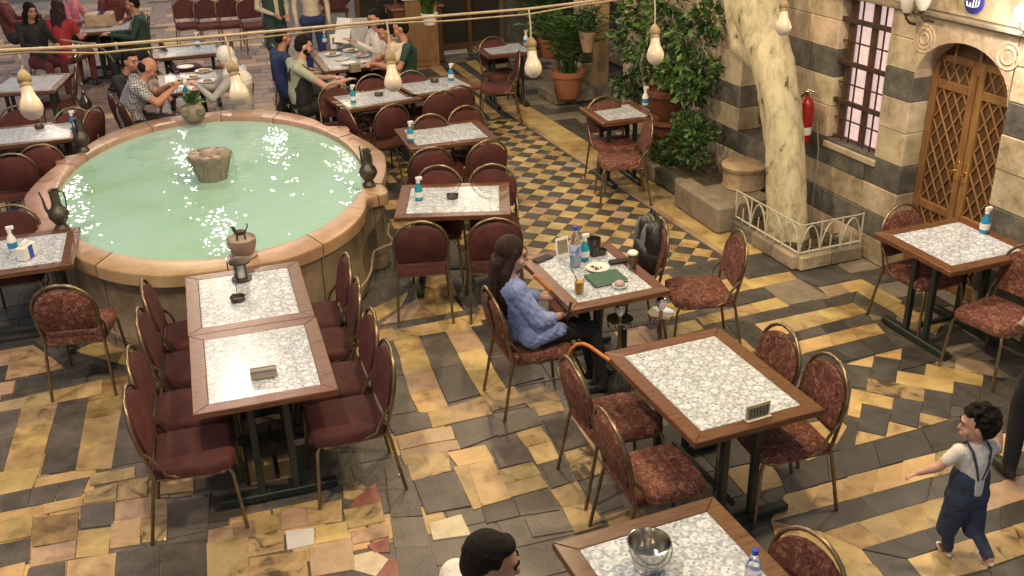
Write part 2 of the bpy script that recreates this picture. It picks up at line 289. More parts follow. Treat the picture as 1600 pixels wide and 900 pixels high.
    def mesh(s, name, mats, smooth=35):
        me = bpy.data.meshes.new(name); me.from_pydata(s.v, [], s.f); 
        for m in (mats if isinstance(mats, (list, tuple)) else [mats]): me.materials.append(MT[m] if isinstance(m, str) else m)
        me.polygons.foreach_set('material_index', s.m); me.update()
        if smooth:
            me.polygons.foreach_set('use_smooth', [True]*len(me.polygons)); me.set_sharp_from_angle(angle=R(smooth))
        return me
    def build(s, name, mats, parent=None, smooth=35): return ob(name, s.mesh(name, mats, smooth), parent)
def ob(name, me, parent=None, loc=None, rz=None):
    o = bpy.data.objects.new(name, me); COL.objects.link(o)
    if parent is not None: o.parent = parent
    if loc is not None: o.location = loc
    if rz is not None: o.rotation_euler = (0, 0, rz)
    return o
def tag(o, label, cat, group=None):
    o['label'] = label; o['category'] = cat
    if group: o['group'] = group
    return o
def thing(name, label, cat, loc=(0, 0, 0), rz=0.0, group=None):
    return tag(ob(name, None, None, tuple(map(float, loc)), rz), label, cat, group)
def struct(o): o['kind'] = 'structure'; return o
def stuff(o): o['kind'] = 'stuff'; return o
def dup(root, label, loc, rz, group=None):
    r = root.copy(); COL.objects.link(r); r.location = tuple(map(float, loc)); r.rotation_euler = (0, 0, rz); r['label'] = label
    if group: r['group'] = group
    for ch in root.children:
        c = ch.copy(); COL.objects.link(c); c.parent = r
        for g in ch.children: d = g.copy(); COL.objects.link(d); d.parent = c
    return r
def arc(cx, cy, r, a0, a1, n): return [(cx+r*cos(R(a0+(a1-a0)*i/n)), cy+r*sin(R(a0+(a1-a0)*i/n))) for i in range(n+1)]
# ================================================================== THE FLOOR
fl = MB(); fl.add([(-60, -40, -.012), (40, -40, -.012), (40, 60, -.012), (-60, 60, -.012)], [[0, 1, 2, 3]])
floor = struct(fl.build('floor', 'mortar', smooth=0))
def poly_slab(parent, pts, mat, name='paving_slab', top=None, gap=None, bev=.0018):
    P = [Vector((p[0], p[1])) for p in pts]; c = sum(P, Vector((0, 0)))/len(P)
    Q = []
    if gap is None: gap = .0014 if mat in ('basalt', 'basaltl', 'whitetile', 'greyst') or parent is not floor else -.007
    for q in P:
        dq = q-c; L = max(dq.length, 1e-4); Q.append(dq*(1-gap*1.3/L)+Vector((random.uniform(-.003, .003), random.uniform(-.003, .003))))
    m = MB(); m.prism(Q, -.03, random.uniform(0, .003) if top is None else top, bev, bottom=False)
    return ob(name, m.mesh(name, mat, 0), parent, (c.x, c.y, 0))
PAL = {'Y': ['lime']*8+['limep']+['limev']*2, 'V': ['limev'], 'P': ['limep'], 'W': ['whitetile'], 'D': ['basalt'], 'R': ['redst'], 'L': ['limew'], 'G': ['greyst'], 'S': ['lime', 'lime', 'lime', 'limep', 'limev', 'lime', 'lime']}
nslab = 0
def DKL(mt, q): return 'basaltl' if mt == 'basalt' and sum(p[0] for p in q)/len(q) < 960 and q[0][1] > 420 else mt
def slabs(code, q, n1=1, n2=1, jit=.07):
    "n1 stones along the first edge, n2 along the last"
    global nslab
    W4 = [G(*p)[:2] for p in q]
    def bi(s, t): return (W4[0]*(1-s)+W4[1]*s)*(1-t)+(W4[3]*(1-s)+W4[2]*s)*t
    ss = [0]+[(i+random.uniform(-jit, jit))/n1 for i in range(1, n1)]+[1]; tt = [0]+[(i+random.uniform(-jit, jit))/n2 for i in range(1, n2)]+[1]
    for i in range(n1):
        for j in range(n2):
            pts = [bi(ss[i], tt[j]), bi(ss[i+1], tt[j]), bi(ss[i+1], tt[j+1]), bi(ss[i], tt[j+1])]
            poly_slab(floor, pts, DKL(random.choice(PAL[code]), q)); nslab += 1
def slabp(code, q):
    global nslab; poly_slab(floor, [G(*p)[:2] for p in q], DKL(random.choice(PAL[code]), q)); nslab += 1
# --- stones left of the long table
slabs('Y', [(0, 629), (200, 585), (197, 610), (0, 642)], 5)
slabs('D', [(0, 618), (200, 575), (200, 583), (0, 628)], 3)
slabp('D', [(50, 530), (62, 527), (108, 560), (100, 569)]); slabp('D', [(100, 569), (108, 560), (200, 578), (200, 584)])
slabs('V', [(20, 545), (52, 540), (100, 575), (10, 592)], 1, 2); slabs('S', [(118, 548), (160, 530), (232, 552), (205, 572)], 2)
slabs('D', [(0, 643), (35, 639), (9, 727), (0, 741)], 1, 2)
slabs('Y', [(35, 639), (89, 629), (61, 732), (5, 741)], 1, 3); slabp('Y', [(0, 739), (63, 730), (49, 762), (0, 772)])
slabs('D', [(89, 629), (140, 619), (119, 734), (63, 741)], 1, 3); slabs('Y', [(140, 619), (194, 611), (173, 730), (119, 734)], 1, 3)
slabs('D', [(194, 611), (250, 601), (245, 716), (173, 730)], 1, 3); slabs('D', [(0, 773), (140, 744), (126, 775), (0, 800)], 3)
for c, q in (('Y', [(68, 788), (128, 776), (126, 790), (70, 802)]), ('V', [(142, 741), (210, 730), (209, 746), (142, 758)]), ('V', [(135, 769), (182, 755), (180, 779), (135, 786)]),
             ('V', [(187, 753), (231, 746), (229, 774), (184, 781)]), ('D', [(126, 790), (180, 783), (177, 819), (126, 826)]), ('P', [(182, 786), (229, 779), (226, 809), (180, 814)]), ('P', [(230, 779), (262, 772), (260, 802), (229, 807)]),
             ('V', [(175, 816), (219, 811), (217, 849), (173, 856)]), ('V', [(224, 813), (261, 806), (259, 842), (222, 846)]), ('Y', [(124, 830), (173, 824), (168, 865), (120, 870)]), ('Y', [(54, 809), (121, 801), (119, 842), (51, 853)]),
             ('P', [(51, 858), (117, 845), (114, 872), (49, 885)]), ('Y', [(5, 814), (51, 805), (47, 837), (0, 846)]), ('D', [(0, 850), (48, 840), (46, 880), (0, 886)]), ('Y', [(0, 888), (37, 880), (33, 906), (0, 908)]),
             ('V', [(107, 877), (180, 865), (177, 908), (105, 908)]), ('D', [(182, 863), (250, 851), (250, 908), (178, 908)]), ('D', [(252, 851), (322, 840), (322, 908), (252, 908)]), ('D', [(44, 888), (103, 877), (101, 908), (40, 908)])):
    slabp(c, q)
# --- in front of the long table
for c, q in (('V', [(324, 850), (386, 840), (389, 908), (326, 908)]), ('P', [(327, 829), (363, 822), (363, 840), (327, 848)]), ('P', [(364, 819), (396, 814), (399, 836), (366, 840)]), ('Y', [(397, 813), (436, 802), (437, 825), (400, 836)]),
             ('P', [(440, 797), (476, 791), (480, 819), (440, 826)]), ('V', [(481, 793), (533, 781), (533, 813), (483, 819)]), ('V', [(388, 840), (441, 829), (443, 859), (390, 869)]), ('W', [(446, 830), (491, 824), (491, 850), (448, 859)]),
             ('Y', [(495, 824), (540, 815), (542, 840), (496, 848)]), ('V', [(392, 872), (476, 861), (480, 908), (393, 908)]), ('Y', [(484, 857), (547, 841), (553, 888), (488, 900)]), ('V', [(538, 759), (558, 753), (575, 764), (555, 781), (539, 777)]),
             ('R', [(558, 778), (586, 755), (594, 784), (546, 795)]), ('V', [(539, 797), (594, 786), (599, 813), (544, 825)]), ('P', [(550, 830), (602, 819), (605, 838), (554, 849)]), ('R', [(577, 852), (605, 841), (608, 862), (587, 862)]),
             ('L', [(554, 869), (583, 862), (605, 874), (586, 899), (553, 888)]), ('R', [(590, 898), (607, 874), (621, 874), (621, 908), (560, 908)]), ('D', [(260, 780), (330, 768), (325, 828), (262, 842)])):
    slabp(c, q)
slabs('D', [(600, 728), (637, 726), (690, 906), (624, 908)], 1, 4)
# --- stripes between the long table and the woman's table
slabs('D', [(540, 522), (746, 482), (746, 490), (540, 531)], 4); slabp('D', [(584, 507), (631, 475), (641, 472), (590, 514)]); slabs('D', [(700, 430), (728, 430), (750, 484), (726, 485)], 1, 2)
slabs('S', [(545, 500), (640, 455), (625, 478), (580, 508)], 2); slabs('S', [(645, 470), (705, 462), (722, 484), (596, 506)], 3); slabs('S', [(640, 425), (700, 425), (718, 460), (650, 468)], 2)
slabs('Y', [(578, 519), (746, 489), (753, 507), (590, 534)], 5)
slabp('D', [(599, 535), (615, 531), (631, 585), (600, 592)]); slabp('D', [(600, 593), (631, 586), (650, 642), (600, 651)]); slabp('D', [(600, 652), (650, 643), (668, 645), (676, 667), (616, 680)])
for c, q in (('Y', [(615, 531), (654, 524), (668, 555), (626, 559)]), ('Y', [(626, 560), (668, 556), (674, 577), (631, 583)]), ('P', [(631, 583), (674, 577), (686, 605), (640, 613)]), ('Y', [(640, 613), (686, 605), (700, 636), (656, 645)]),
             ('D', [(654, 525), (696, 519), (722, 568), (676, 577)]), ('D', [(676, 577), (722, 568), (750, 616), (700, 630)]), ('Y', [(697, 518), (734, 510), (756, 543), (716, 552)]), ('Y', [(716, 553), (756, 545), (770, 575), (729, 579)]),
             ('Y', [(729, 580), (770, 576), (790, 606), (753, 617)]), ('D', [(736, 509), (790, 500), (822, 548), (765, 556)]), ('D', [(765, 556), (822, 548), (850, 590), (790, 605)]), ('Y', [(669, 645), (704, 636), (714, 658), (677, 667)]),
             ('V', [(704, 636), (756, 619), (767, 646), (715, 658)]), ('V', [(758, 617), (802, 604), (819, 629), (770, 641)]),
             ('P', [(622, 686), (660, 675), (666, 692), (626, 702)]), ('P', [(661, 674), (704, 666), (710, 685), (667, 692)]), ('P', [(627, 704), (714, 687), (717, 701), (629, 714)]), ('V', [(629, 715), (698, 704), (703, 735), (646, 750)]),
             ('Y', [(700, 708), (756, 696), (769, 718), (717, 728)]), ('V', [(708, 730), (732, 728), (752, 791), (739, 794)]), ('V', [(733, 728), (770, 719), (798, 776), (753, 790)]), ('V', [(781, 735), (832, 723), (843, 742), (790, 755)]), ('V', [(790, 756), (843, 743), (854, 761), (800, 776)]),
             ('D', [(646, 751), (705, 737), (737, 790), (666, 803)]), ('L', [(672, 818), (720, 805), (734, 835), (678, 842)]), ('D', [(752, 792), (803, 779), (813, 806), (759, 818)]), ('D', [(804, 779), (857, 767), (876, 796), (813, 806)]), ('D', [(832, 840), (820, 810), (879, 797), (898, 828)]),
             ('Y', [(862, 767), (900, 753), (918, 782), (880, 792)]), ('V', [(880, 793), (918, 783), (945, 818), (900, 832)]), ('D', [(847, 727), (880, 717), (898, 752), (862, 763)]), ('V', [(883, 707), (923, 697), (945, 737), (902, 750)]), ('D', [(905, 753), (947, 742), (975, 790), (930, 805)]),
             ('V', [(827, 700), (860, 690), (872, 715), (840, 724)]), ('V', [(808, 677), (843, 667), (860, 688), (823, 697)]), ('D', [(847, 655), (883, 643), (920, 693), (877, 707)]), ('V', [(812, 615), (863, 600), (880, 640), (838, 650)]), ('V', [(947, 806), (1000, 790), (1010, 805), (955, 822)]),
             ('D', [(705, 666), (770, 653), (778, 680), (720, 701)]), ('D', [(770, 653), (838, 640), (848, 662), (778, 682)]), ('D', [(769, 701), (813, 688), (830, 720), (781, 732)]), ('P', [(895, 655), (915, 648), (960, 712), (940, 720)]), ('Y', [(870, 575), (905, 565), (925, 598), (885, 608)])):
    slabp(c, q)
# --- big stripes and zigzag at the right
slabs('Y', [(1121, 446), (1233, 425), (1244, 436), (1143, 458)], 3); slabs('D', [(1143, 459), (1190, 449), (1212, 464), (1153, 477)], 1); slabs('D', [(1172, 425), (1230, 414), (1233, 424), (1172, 436)], 2)
slabp('G', [(1193, 448), (1249, 436), (1295, 463), (1231, 477)]); slabs('Y', [(1090, 496), (1212, 465), (1231, 478), (1100, 508)], 3); slabs('D', [(1252, 435), (1303, 424), (1329, 436), (1281, 448)], 1)
slabs('Y', [(1281, 449), (1345, 437), (1362, 449), (1297, 463)], 2); slabs('Y', [(1347, 437), (1408, 470), (1400, 489), (1342, 456)], 1, 1); slabs('Y', [(1404, 473), (1470, 508), (1462, 522), (1401, 490)], 2)
slabs('D', [(1132, 500), (1337, 456), (1332, 473), (1180, 506)], 4); slabp('D', [(1338, 457), (1401, 490), (1399, 498), (1357, 489), (1333, 473)]); slabp('D', [(1132, 501), (1180, 506), (1203, 528), (1200, 545), (1164, 540)])
slabs('Y', [(1181, 507), (1332, 474), (1355, 488), (1205, 527)], 5); slabs('D', [(1205, 529), (1355, 489), (1368, 504), (1215, 540)], 4); slabs('Y', [(1215, 542), (1367, 505), (1380, 520), (1215, 562)], 4)
slabs('D', [(1215, 564), (1380, 521), (1407, 544), (1250, 582)], 4); slabs('Y', [(1090, 545), (1160, 530), (1180, 548), (1110, 563)], 2); slabs('Y', [(1020, 480), (1100, 462), (1110, 478), (1035, 498)], 2); slabs('Y', [(1000, 520), (1085, 500), (1098, 514), (1015, 536)], 2)
for c, q in (('Y', [(1325, 568), (1365, 556), (1364, 573)]), ('Y', [(1369, 555), (1408, 545), (1407, 561)]), ('Y', [(1357, 591), (1444, 607), (1442, 627), (1355, 611)]), ('Y', [(1403, 580), (1489, 594), (1487, 614), (1445, 606), (1402, 599)]), ('Y', [(1449, 569), (1535, 586), (1532, 602), (1490, 594), (1447, 586)]),
             ('Y', [(1333, 608), (1395, 622), (1394, 640), (1349, 630), (1344, 652), (1326, 647)]), ('P', [(1496, 558), (1535, 566), (1564, 588), (1537, 584), (1494, 577)]), ('V', [(1338, 673), (1383, 683), (1335, 696)]), ('V', [(1390, 660), (1432, 670), (1386, 683)]), ('V', [(1439, 646), (1482, 655), (1437, 669)]),
             ('D', [(1325, 569), (1361, 574), (1356, 606), (1330, 604)]), ('D', [(1366, 557), (1408, 563), (1403, 579), (1400, 598), (1358, 590)]), ('D', [(1350, 632), (1394, 641), (1388, 660), (1383, 682), (1340, 672)]), ('D', [(1396, 623), (1442, 628), (1438, 646), (1432, 668), (1391, 658)]), ('D', [(1444, 608), (1488, 615), (1484, 654), (1440, 645)]), ('D', [(1490, 596), (1532, 603), (1530, 640), (1488, 632)]),
             ('D', [(1410, 545), (1450, 536), (1490, 556), (1448, 568), (1408, 578)]), ('D', [(1536, 586), (1590, 594), (1586, 640), (1532, 632)]), ('D', [(1330, 655), (1341, 660), (1336, 700), (1300, 706)])):
    slabp(c, q)
slabs('D', [(1215, 735), (1292, 709), (1296, 752), (1229, 772)], 1); slabs('D', [(1292, 709), (1440, 671), (1460, 707), (1296, 752)], 2); slabs('D', [(1440, 671), (1600, 628), (1625, 660), (1460, 707)], 2)
slabs('S', [(1229, 774), (1461, 708), (1457, 744), (1206, 813)], 5); slabs('S', [(1462, 708), (1630, 661), (1630, 696), (1458, 744)], 4)
slabs('D', [(1206, 815), (1457, 745), (1448, 783), (1287, 831)], 2); slabs('D', [(1458, 745), (1630, 697), (1630, 733), (1449, 783)], 3)
slabs('S', [(1288, 832), (1448, 784), (1450, 825), (1345, 857)], 3); slabs('S', [(1449, 784), (1630, 735), (1630, 770), (1451, 825)], 3); slabs('Y', [(1287, 833), (1344, 858), (1385, 908), (1325, 908)], 1, 2)
slabs('D', [(1346, 858), (1489, 813), (1489, 850), (1420, 873)], 3); slabs('D', [(1490, 813), (1630, 770), (1630, 806), (1490, 850)], 2); slabp('D', [(1345, 859), (1419, 874), (1445, 908), (1388, 908)])
slabs('S', [(1420, 875), (1490, 852), (1540, 888), (1450, 910)], 2); slabs('S', [(1491, 851), (1630, 808), (1630, 852), (1541, 886)], 3); slabs('D', [(1545, 890), (1630, 856), (1630, 920), (1560, 920)], 1)
slabs('Y', [(1205, 815), (1285, 833), (1322, 908), (1235, 908)], 2, 1); slabs('Y', [(1262, 716), (1288, 708), (1288, 722), (1266, 728)], 1)
# --- stripes at the far end of the chequered walk
slabs('D', [(612, 118), (760, 96), (852, 186), (768, 188)], 3, 2)
BST = [[(668, 104), (688, 101), (702, 117), (690, 119)], [(700, 100), (712, 99), (758, 132), (757, 145)], [(728, 97), (743, 94), (763, 112), (762, 124)], [(733, 150), (742, 149), (783, 181), (768, 186)], [(655, 62), (668, 55), (672, 78), (655, 72)], [(776, 150), (784, 148), (800, 170), (795, 174)], [(800, 128), (806, 126), (818, 145), (810, 148)]]
for q in BST: poly_slab(floor, [G(*p)[:2] for p in q], 'lime', top=.006); nslab += 1
# --- everything else: worn filler paving, one mass
CX, CY, FA = -4.083, .472, R(-4.0)
fm = MB()
def filler(x0, x1, y0, y1, ang, sx, sy, pick, keep):
    ca, sa = cos(ang), sin(ang); ny = int((y1-y0)/sy)
    for j in range(ny):
        x = x0+random.uniform(-sx, 0)
        while x < x1:
            w = sx*random.uniform(.7, 1.35); g = .006; y = y0+j*sy
            cx, cy = x+w/2, y+sy/2; wx, wy = cx*ca-cy*sa, cx*sa+cy*ca
            if keep(wx, wy):
                h = random.uniform(-.0075, -.006); c = [(x+g, y+g), (x+w-g, y+g), (x+w-g, y+sy-g), (x+g, y+sy-g)]; c = [(a*ca-b*sa, a*sa+b*ca) for a, b in c]
                fm.prism(c, -.03, h, .003, pick(wx, wy), bottom=False)
            x += w
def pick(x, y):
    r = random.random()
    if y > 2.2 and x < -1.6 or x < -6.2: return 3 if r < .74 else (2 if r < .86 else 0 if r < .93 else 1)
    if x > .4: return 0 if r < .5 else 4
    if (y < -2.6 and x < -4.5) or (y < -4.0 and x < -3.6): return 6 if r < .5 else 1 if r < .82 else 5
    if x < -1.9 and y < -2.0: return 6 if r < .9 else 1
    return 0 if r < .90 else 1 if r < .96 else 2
filler(-13, 4, -6.5, 18, R(-4.2), .34, .27, pick, lambda x, y: -16 < x < 3.0 and -6.4 < y < 17)
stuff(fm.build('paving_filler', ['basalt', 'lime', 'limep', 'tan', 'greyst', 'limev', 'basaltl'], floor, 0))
# --- the chequered walk, squares set on edge to its border
walk = struct(MB().build('walkway', [], smooth=0)) if False else None
wb = MB(); wb.prism([(-2.09, -1.80), (0, -1.80), (0, 3.24), (-2.09, 3.24)], -.0115, -.0052, 0, bottom=False); walk = struct(wb.build('walkway', 'mortar', smooth=0))
def clip(poly, ax, lim, sg):
    out = []
    for i in range(len(poly)):
        a, b = poly[i-1], poly[i]; da, db = sg*(lim-a[ax]), sg*(lim-b[ax])
        if (da >= 0) != (db >= 0): t = da/(da-db); out.append((a[0]+(b[0]-a[0])*t, a[1]+(b[1]-a[1])*t))
        if db >= 0: out.append(b)
    return out
DG = .2306; tiles = []
for i in range(-19, 2):
    for j in range(-18, 30):
        if (i+j) % 2: continue
        c = (i*DG/2, DG/2+j*DG/2); h = DG/2-.004; k = h*(1.06 if i % 2 else .98)
        P = [(c[0]+k, c[1]), (c[0], c[1]+k), (c[0]-k, c[1]), (c[0], c[1]-k)]
        for ax, lim, sg in ((0, -.006, 1), (0, -2.08, -1), (1, 3.23, 1), (1, -1.79, -1)):
            P = clip(P, ax, lim, sg)
            if len(P) < 3: break
        if len(P) < 3: continue
        ar = abs(sum(P[q-1][0]*P[q][1]-P[q][0]*P[q-1][1] for q in range(len(P))))/2
        if ar < .003: continue
        tiles.append((c[1]-.6*c[0], P, (random.choice(['lime']*8+['limep']) if i % 2 else 'basalt')))
tiles.sort(key=lambda t: t[0]); far = MB()
for k, (_, P, mt) in enumerate(tiles):
    if k < 300: poly_slab(walk, P, mt, 'tile', .0005+random.uniform(0, .002), .0015, .002)
    else: far.prism(P, -.02, random.uniform(.0005, .002), .002, {'basalt': 0, 'lime': 1, 'limep': 2}[mt], bottom=False)
stuff(far.build('distant_tile', ['basalt', 'lime', 'limep'], walk, 0))
kb = MB(); kb.prism([(0.01, -1.85), (.42, -1.85), (.42, 4.4), (.01, 4.4)], -.0115, -.005, 0, bottom=False); kerb = struct(kb.build('walkway_border', 'mortar', smooth=0))
y = -1.84
while y < 4.3:
    l = random.uniform(.45, .8); poly_slab(kerb, [(.015, y), (.07, y), (.07, y+l), (.015, y+l)], random.choice(['limep', 'lime']), 'border_stone', .003)
    poly_slab(kerb, [(.075, y), (.41, y), (.41, y+l), (.075, y+l)], random.choice(['lime', 'lime', 'limev']), 'border_stone', .002); y += l
# ================================================================== THE RIGHT-HAND WALL  (front face on x = 1.1)
XW = 1.1
wall = thing('stone_wall', 'striped wall of cream and dark stone blocks behind the tree and the doors', 'wall', (XW, -1.8, 0))
def wp(name, m, mats, parent=wall, smooth=35):
    o = m.build(name, mats, parent, smooth); return o
def blk(y0, y1, z0, z1, mat, x=XW, dep=.30):
    j = random.uniform(-.006, .004); m = MB(); g = .0018
    m.box((0, 0, 0), (dep, abs(y1-y0)-2*g, z1-z0-2*g), .006); o = ob('ashlar_block', m.mesh('ashlar_block', mat, 0), wall, (x+j+dep/2-XW, (y0+y1)/2+1.8, (z0+z1)/2)); return o
wall['kind'] = 'thing'
OPEN = [(-.75, -.25, .66, 2.7, 0), (-2.27, -1.65, .90, 2.7, 1), (-3.53, -2.60, 0, 2.16, 2)]
def course(y0, y1, z0, z1, mat, L=.46, x=XW, cut=True):
    spans = [(y0, y1)]
    if cut:
        for (a, b, za, zb, _) in OPEN:
            if z1 > za+.02 and z0 < zb-.02:
                ns = []
                for s, e in spans:
                    if b <= s or a >= e: ns.append((s, e)); continue
                    if a > s: ns.append((s, a))
                    if b < e: ns.append((b, e))
                spans = ns
    for s, e in spans:
        n = max(1, round((e-s)/L)); cuts = [s]+[s+(e-s)*(i+random.uniform(-.15, .15))/n for i in range(1, n)]+[e]
        for i in range(n): blk(cuts[i], cuts[i+1], z0, z1, mat if isinstance(mat, str) else random.choice(mat), x)
CR = 'stone'; DK = 'stoned'
for z0, z1, m in ((0, .22, CR), (.22, .44, DK), (.44, .68, CR), (.68, .92, DK), (.92, 1.2, CR), (1.2, 1.46, CR), (1.46, 1.70, DK), (1.70, 1.95, CR), (1.95, 2.16, CR)): course(-5.4, -.85, z0, z1, m if m == DK else [CR, CR, CR, DK] if z0 < .9 else CR)
for z0, z1, m in ((0, .16, CR), (.16, .38, CR), (.38, .60, DK), (.60, .84, CR), (.84, 1.06, DK), (1.06, 1.40, CR), (1.40, 1.75, CR), (1.75, 2.16, CR)): course(-.85, 2.30, z0, z1, m)
for z0, z1 in ((2.20, 2.50), (2.50, 2.80), (2.80, 3.2)): course(-5.4, 2.30, z0, z1, CR, .6)
m = MB(); m.box((.12, -1.35, 2.18), (.34, 4.2, .036), .008); wp('string_course', m, 'greyst')
# carved spandrel over the arched door
def arch_pts(y0, y1, zs, zr, n=16): 
    c = (y0+y1)/2; a = (y1-y0)/2; return [(c+a*cos(pi*i/n), zs+zr*sin(pi*i/n)) for i in range(n+1)]
AP = arch_pts(-3.53, -2.60, 1.66, .355)
m = MB(); poly = AP[::-1]+[(-2.60, 2.155), (-3.53, 2.155)]
T = Matrix(((0, 0, 1, 0), (1, 0, 0, 1.8), (0, 1, 0, 0), (0, 0, 0, 1)))
n = len(AP)
vs = []; fs = []
for x in (0.0, .30):
    for (yy, zz) in AP: vs.append((x, yy+1.8, zz))
    for (yy, zz) in AP: vs.append((x, yy+1.8, 2.156))
for i in range(n-1):
    fs.append([i, i+1, n+i+1, n+i]); fs.append([i, 2*n+i, 2*n+i+1, i+1])
m.add(vs, fs); wp('carved_spandrel', m, 'carved', smooth=0)
m = MB()
for k, rr in enumerate((.105, .075, .04)): m.tube([(.004-.002*k, 2.65*-1+1.8+rr*cos(2*pi*i/28), 1.98+rr*sin(2*pi*i/28)) for i in range(28)], .011, 6, closed=True)
for i in range(12): a = 2*pi*i/12; m.ball((.004, -.85+.09*cos(a), 1.98+.09*sin(a)), .012, 6)
wp('carved_rosette', m, 'carved')
m = MB()
for k, rr in enumerate((.10, .06)): m.tube([(.005, -3.46+1.8+rr*cos(2*pi*i/24), 2.0+rr*.9*sin(2*pi*i/24)) for i in range(24)], .011, 6, closed=True)
wp('carved_rosette', m, 'carved')
m = MB(); m.box((.40, .24, 1.5), (.1, 7.7, 3.4), .01); wp('wall_core', m, 'darkint')
# arched double door: honey wood frames, dark panels under crossed laths
DO = (1.30-XW, -3.06+1.8, 0)
def leaf(y0, y1, name='door_leaf'):
    f = MB(); w = y1-y0; t = .05; st = .065
    f.box((0, y0+st/2, .93), (t, st, 1.86), .006); f.box((0, y1-st/2, .93), (t, st, 1.86), .006)
    for z, h in ((.06, .12), (.62, .07), (1.62, .07), (1.83, .06)): f.box((.002, (y0+y1)/2, z), (t-.006, w-2*st, h), .006)
    fr = f.build(name, 'woodl', wall); fr.location = DO
    pn = MB(); pn.box((.012, (y0+y1)/2, .95), (.012, w-2*st+.02, 1.7), .002); pn.build('panel', 'woodd', fr)
    for (z0, z1) in ((.10, .59), (.655, 1.585), (1.655, 1.80)):
        a, b = y0+st, y1-st; H = z1-z0; Wd = b-a; sp = .105; la = MB()
        for sg in (1, -1):
            k = -int(H/sp)-2
            while k*sp < Wd+H:
                # line y = k*sp + sg*(z) clipped
                pts = []
                for tt in np.linspace(0, H, 41):
                    yy = k*sp+tt*.62 if sg > 0 else Wd-(k*sp+tt*.62)
                    if 0 <= yy <= Wd: pts.append((yy, tt))
                if len(pts) > 2:
                    p, q = pts[0], pts[-1]; ln = math.hypot(q[0]-p[0], q[1]-p[1]); an = math.atan2(q[1]-p[1], q[0]-p[0])
                    if ln > .04:
                        Tm = Matrix.Translation((-.008 if sg > 0 else -.0035, a+(p[0]+q[0])/2, z0+(p[1]+q[1])/2)) @ Matrix.Rotation(an, 4, 'X'); la = MB(); la.box((0, 0, 0), (.012, ln, .014), .002, 0, Tm); la.build('lattice_lath', 'woodl', fr)
                k += 1
    return fr
lf = leaf(-.46, -.005); rt = leaf(.005, .46)
for yy in (-.045, .045):
    h = MB(); h.tube([(-.03, yy, 1.0), (-.075, yy, 1.0), (-.08, yy-.04*np.sign(-yy), 1.0)], .009, 8); h.box((-.028, yy, 1.0), (.008, .04, .16), .003); h.build('handle', 'gold', lf if yy < 0 else rt)
m = MB(); m.prism([(a+3.06, b) for a, b in arch_pts(-3.52, -2.61, 1.64, .36)], 0, .03, .003, T=Matrix(((0, 0, 1, .0), (1, 0, 0, 0), (0, 1, 0, .19*0), (0, 0, 0, 1)))); fb = m.build('fanlight_board', 'woodd', wall); fb.location = DO
for yy in (-.25, 0, .25):
    m = MB(); m.box((-.012, yy, 1.86), (.024, .022, .22), .003); m.build('fanlight_bar', 'woodl', fb)
# barred window, lit pink from inside
WO = (1.16-XW, -1.96+1.8, .90)
m = MB(); m.box((.06, .275, .86), (.05, .055, 1.70), .005); win = m.build('window', 'woodd', wall); win.location = WO
m = MB(); m.box((.11, 0, .86), (.012, .60, 1.70), .001); m.build('lit_curtain', 'winglow', win)
m = MB(); m.box((.085, -.235, .86), (.03, .12, 1.70), .002); m.build('lit_reveal', 'winorange', win)
for yy, w in ((.0, .045), (-.30, .012)):
    m = MB(); m.box((.06, yy, .86), (.05, w, 1.70), .005); m.build('mullion', 'woodd', win)
for yy in (.19, .10, -.09, -.18):
    m = MB(); m.tube([(0, yy, .0), (0, yy, 1.72)], .0085, 7); m.build('grille_bar', 'rust', win)
for zz, thick in ((.05, 0), (.215, 0), (.37, 1), (.53, 0), (.71, 1), (.89, 0), (1.07, 1), (1.25, 0), (1.45, 1)):
    m = MB()
    if thick: m.box((-.02, 0, zz), (.03, .64, .042), .005)
    else: m.tube([(-.004, -.30, zz), (-.004, .30, zz)], .0075, 7)
    m.build('grille_crossbar', 'rust', win)
m = MB(); m.box((.0, 0, -.035), (.16, .68, .06), .008); m.build('sill', 'stone', win)
# half hidden door in the recess behind the tree
RO = (1.36-XW, -.50+1.8, .66); m = MB(); m.box((.02, 0, .95), (.012, .49, 1.88), .002); rd = m.build('plank_door', 'woodd', wall); rd.location = RO
for k in range(5):
    m = MB(); m.box((0, -.2+k*.1, .95), (.03, .096, 1.9), .004); m.build('plank', 'woodd' if k % 2 else 'woodl' if k == 9 else 'woodd', rd)
for zz in (.3, 1.2):
    m = MB(); m.box((-.022, 0, zz), (.016, .48, .07), .004); m.build('ledge', 'woodd', rd)
# lamps, plaque, extinguisher, pipe
def bracket_lamp(px, py, x, label, lit):
    p = PX(px, py, x); t = thing('wall_lamp', label, 'lamp', p)
    if lit:
        m = MB(); m.ball((0, 0, 0), (.055, .055, .06), 16); m.build('bulb', 'lampglow', t)
        m = MB(); m.tube([(.0, 0, -.06), (.0, 0, -.11), (.06, 0, -.13), (XW-x+.02, 0, -.13)], .012, 8); m.build('bracket', 'bronze', t)
        l = lamp(p[0]-.02, p[1]-.02, p[2], 75, .06, (1, .86, .78)); l.name = 'lamp_light'
    else:
        m = MB(); m.lathe([(.028, -.01), (.05, .03), (.062, .09), (.05, .15), (.03, .165)], 14); m.build('glass_shade', 'fglass', t)
        m = MB(); m.tube([(.0, 0, -.01), (.0, 0, -.05), (.04, 0, -.09), (XW-x+.02, 0, -.11)], .010, 8); m.lathe([(.018, -.03), (.03, -.008)], 12); m.build('bracket', 'rust', t)
    return t
bracket_lamp(1598, 20, 1.0, 'brightly lit white wall lamp at the wall right of the blue plaque', True)
bracket_lamp(1417, 18, 1.0, 'unlit opal glass wall lamp nearest to the barred window', False)
bracket_lamp(1441, 14, .98, 'unlit opal glass wall lamp between barred window and blue plaque', False)
p = PX(1522, 3, XW-.012); t = thing('plaque', 'round blue enamel plaque with white script above the arched door', 'plaque', p)
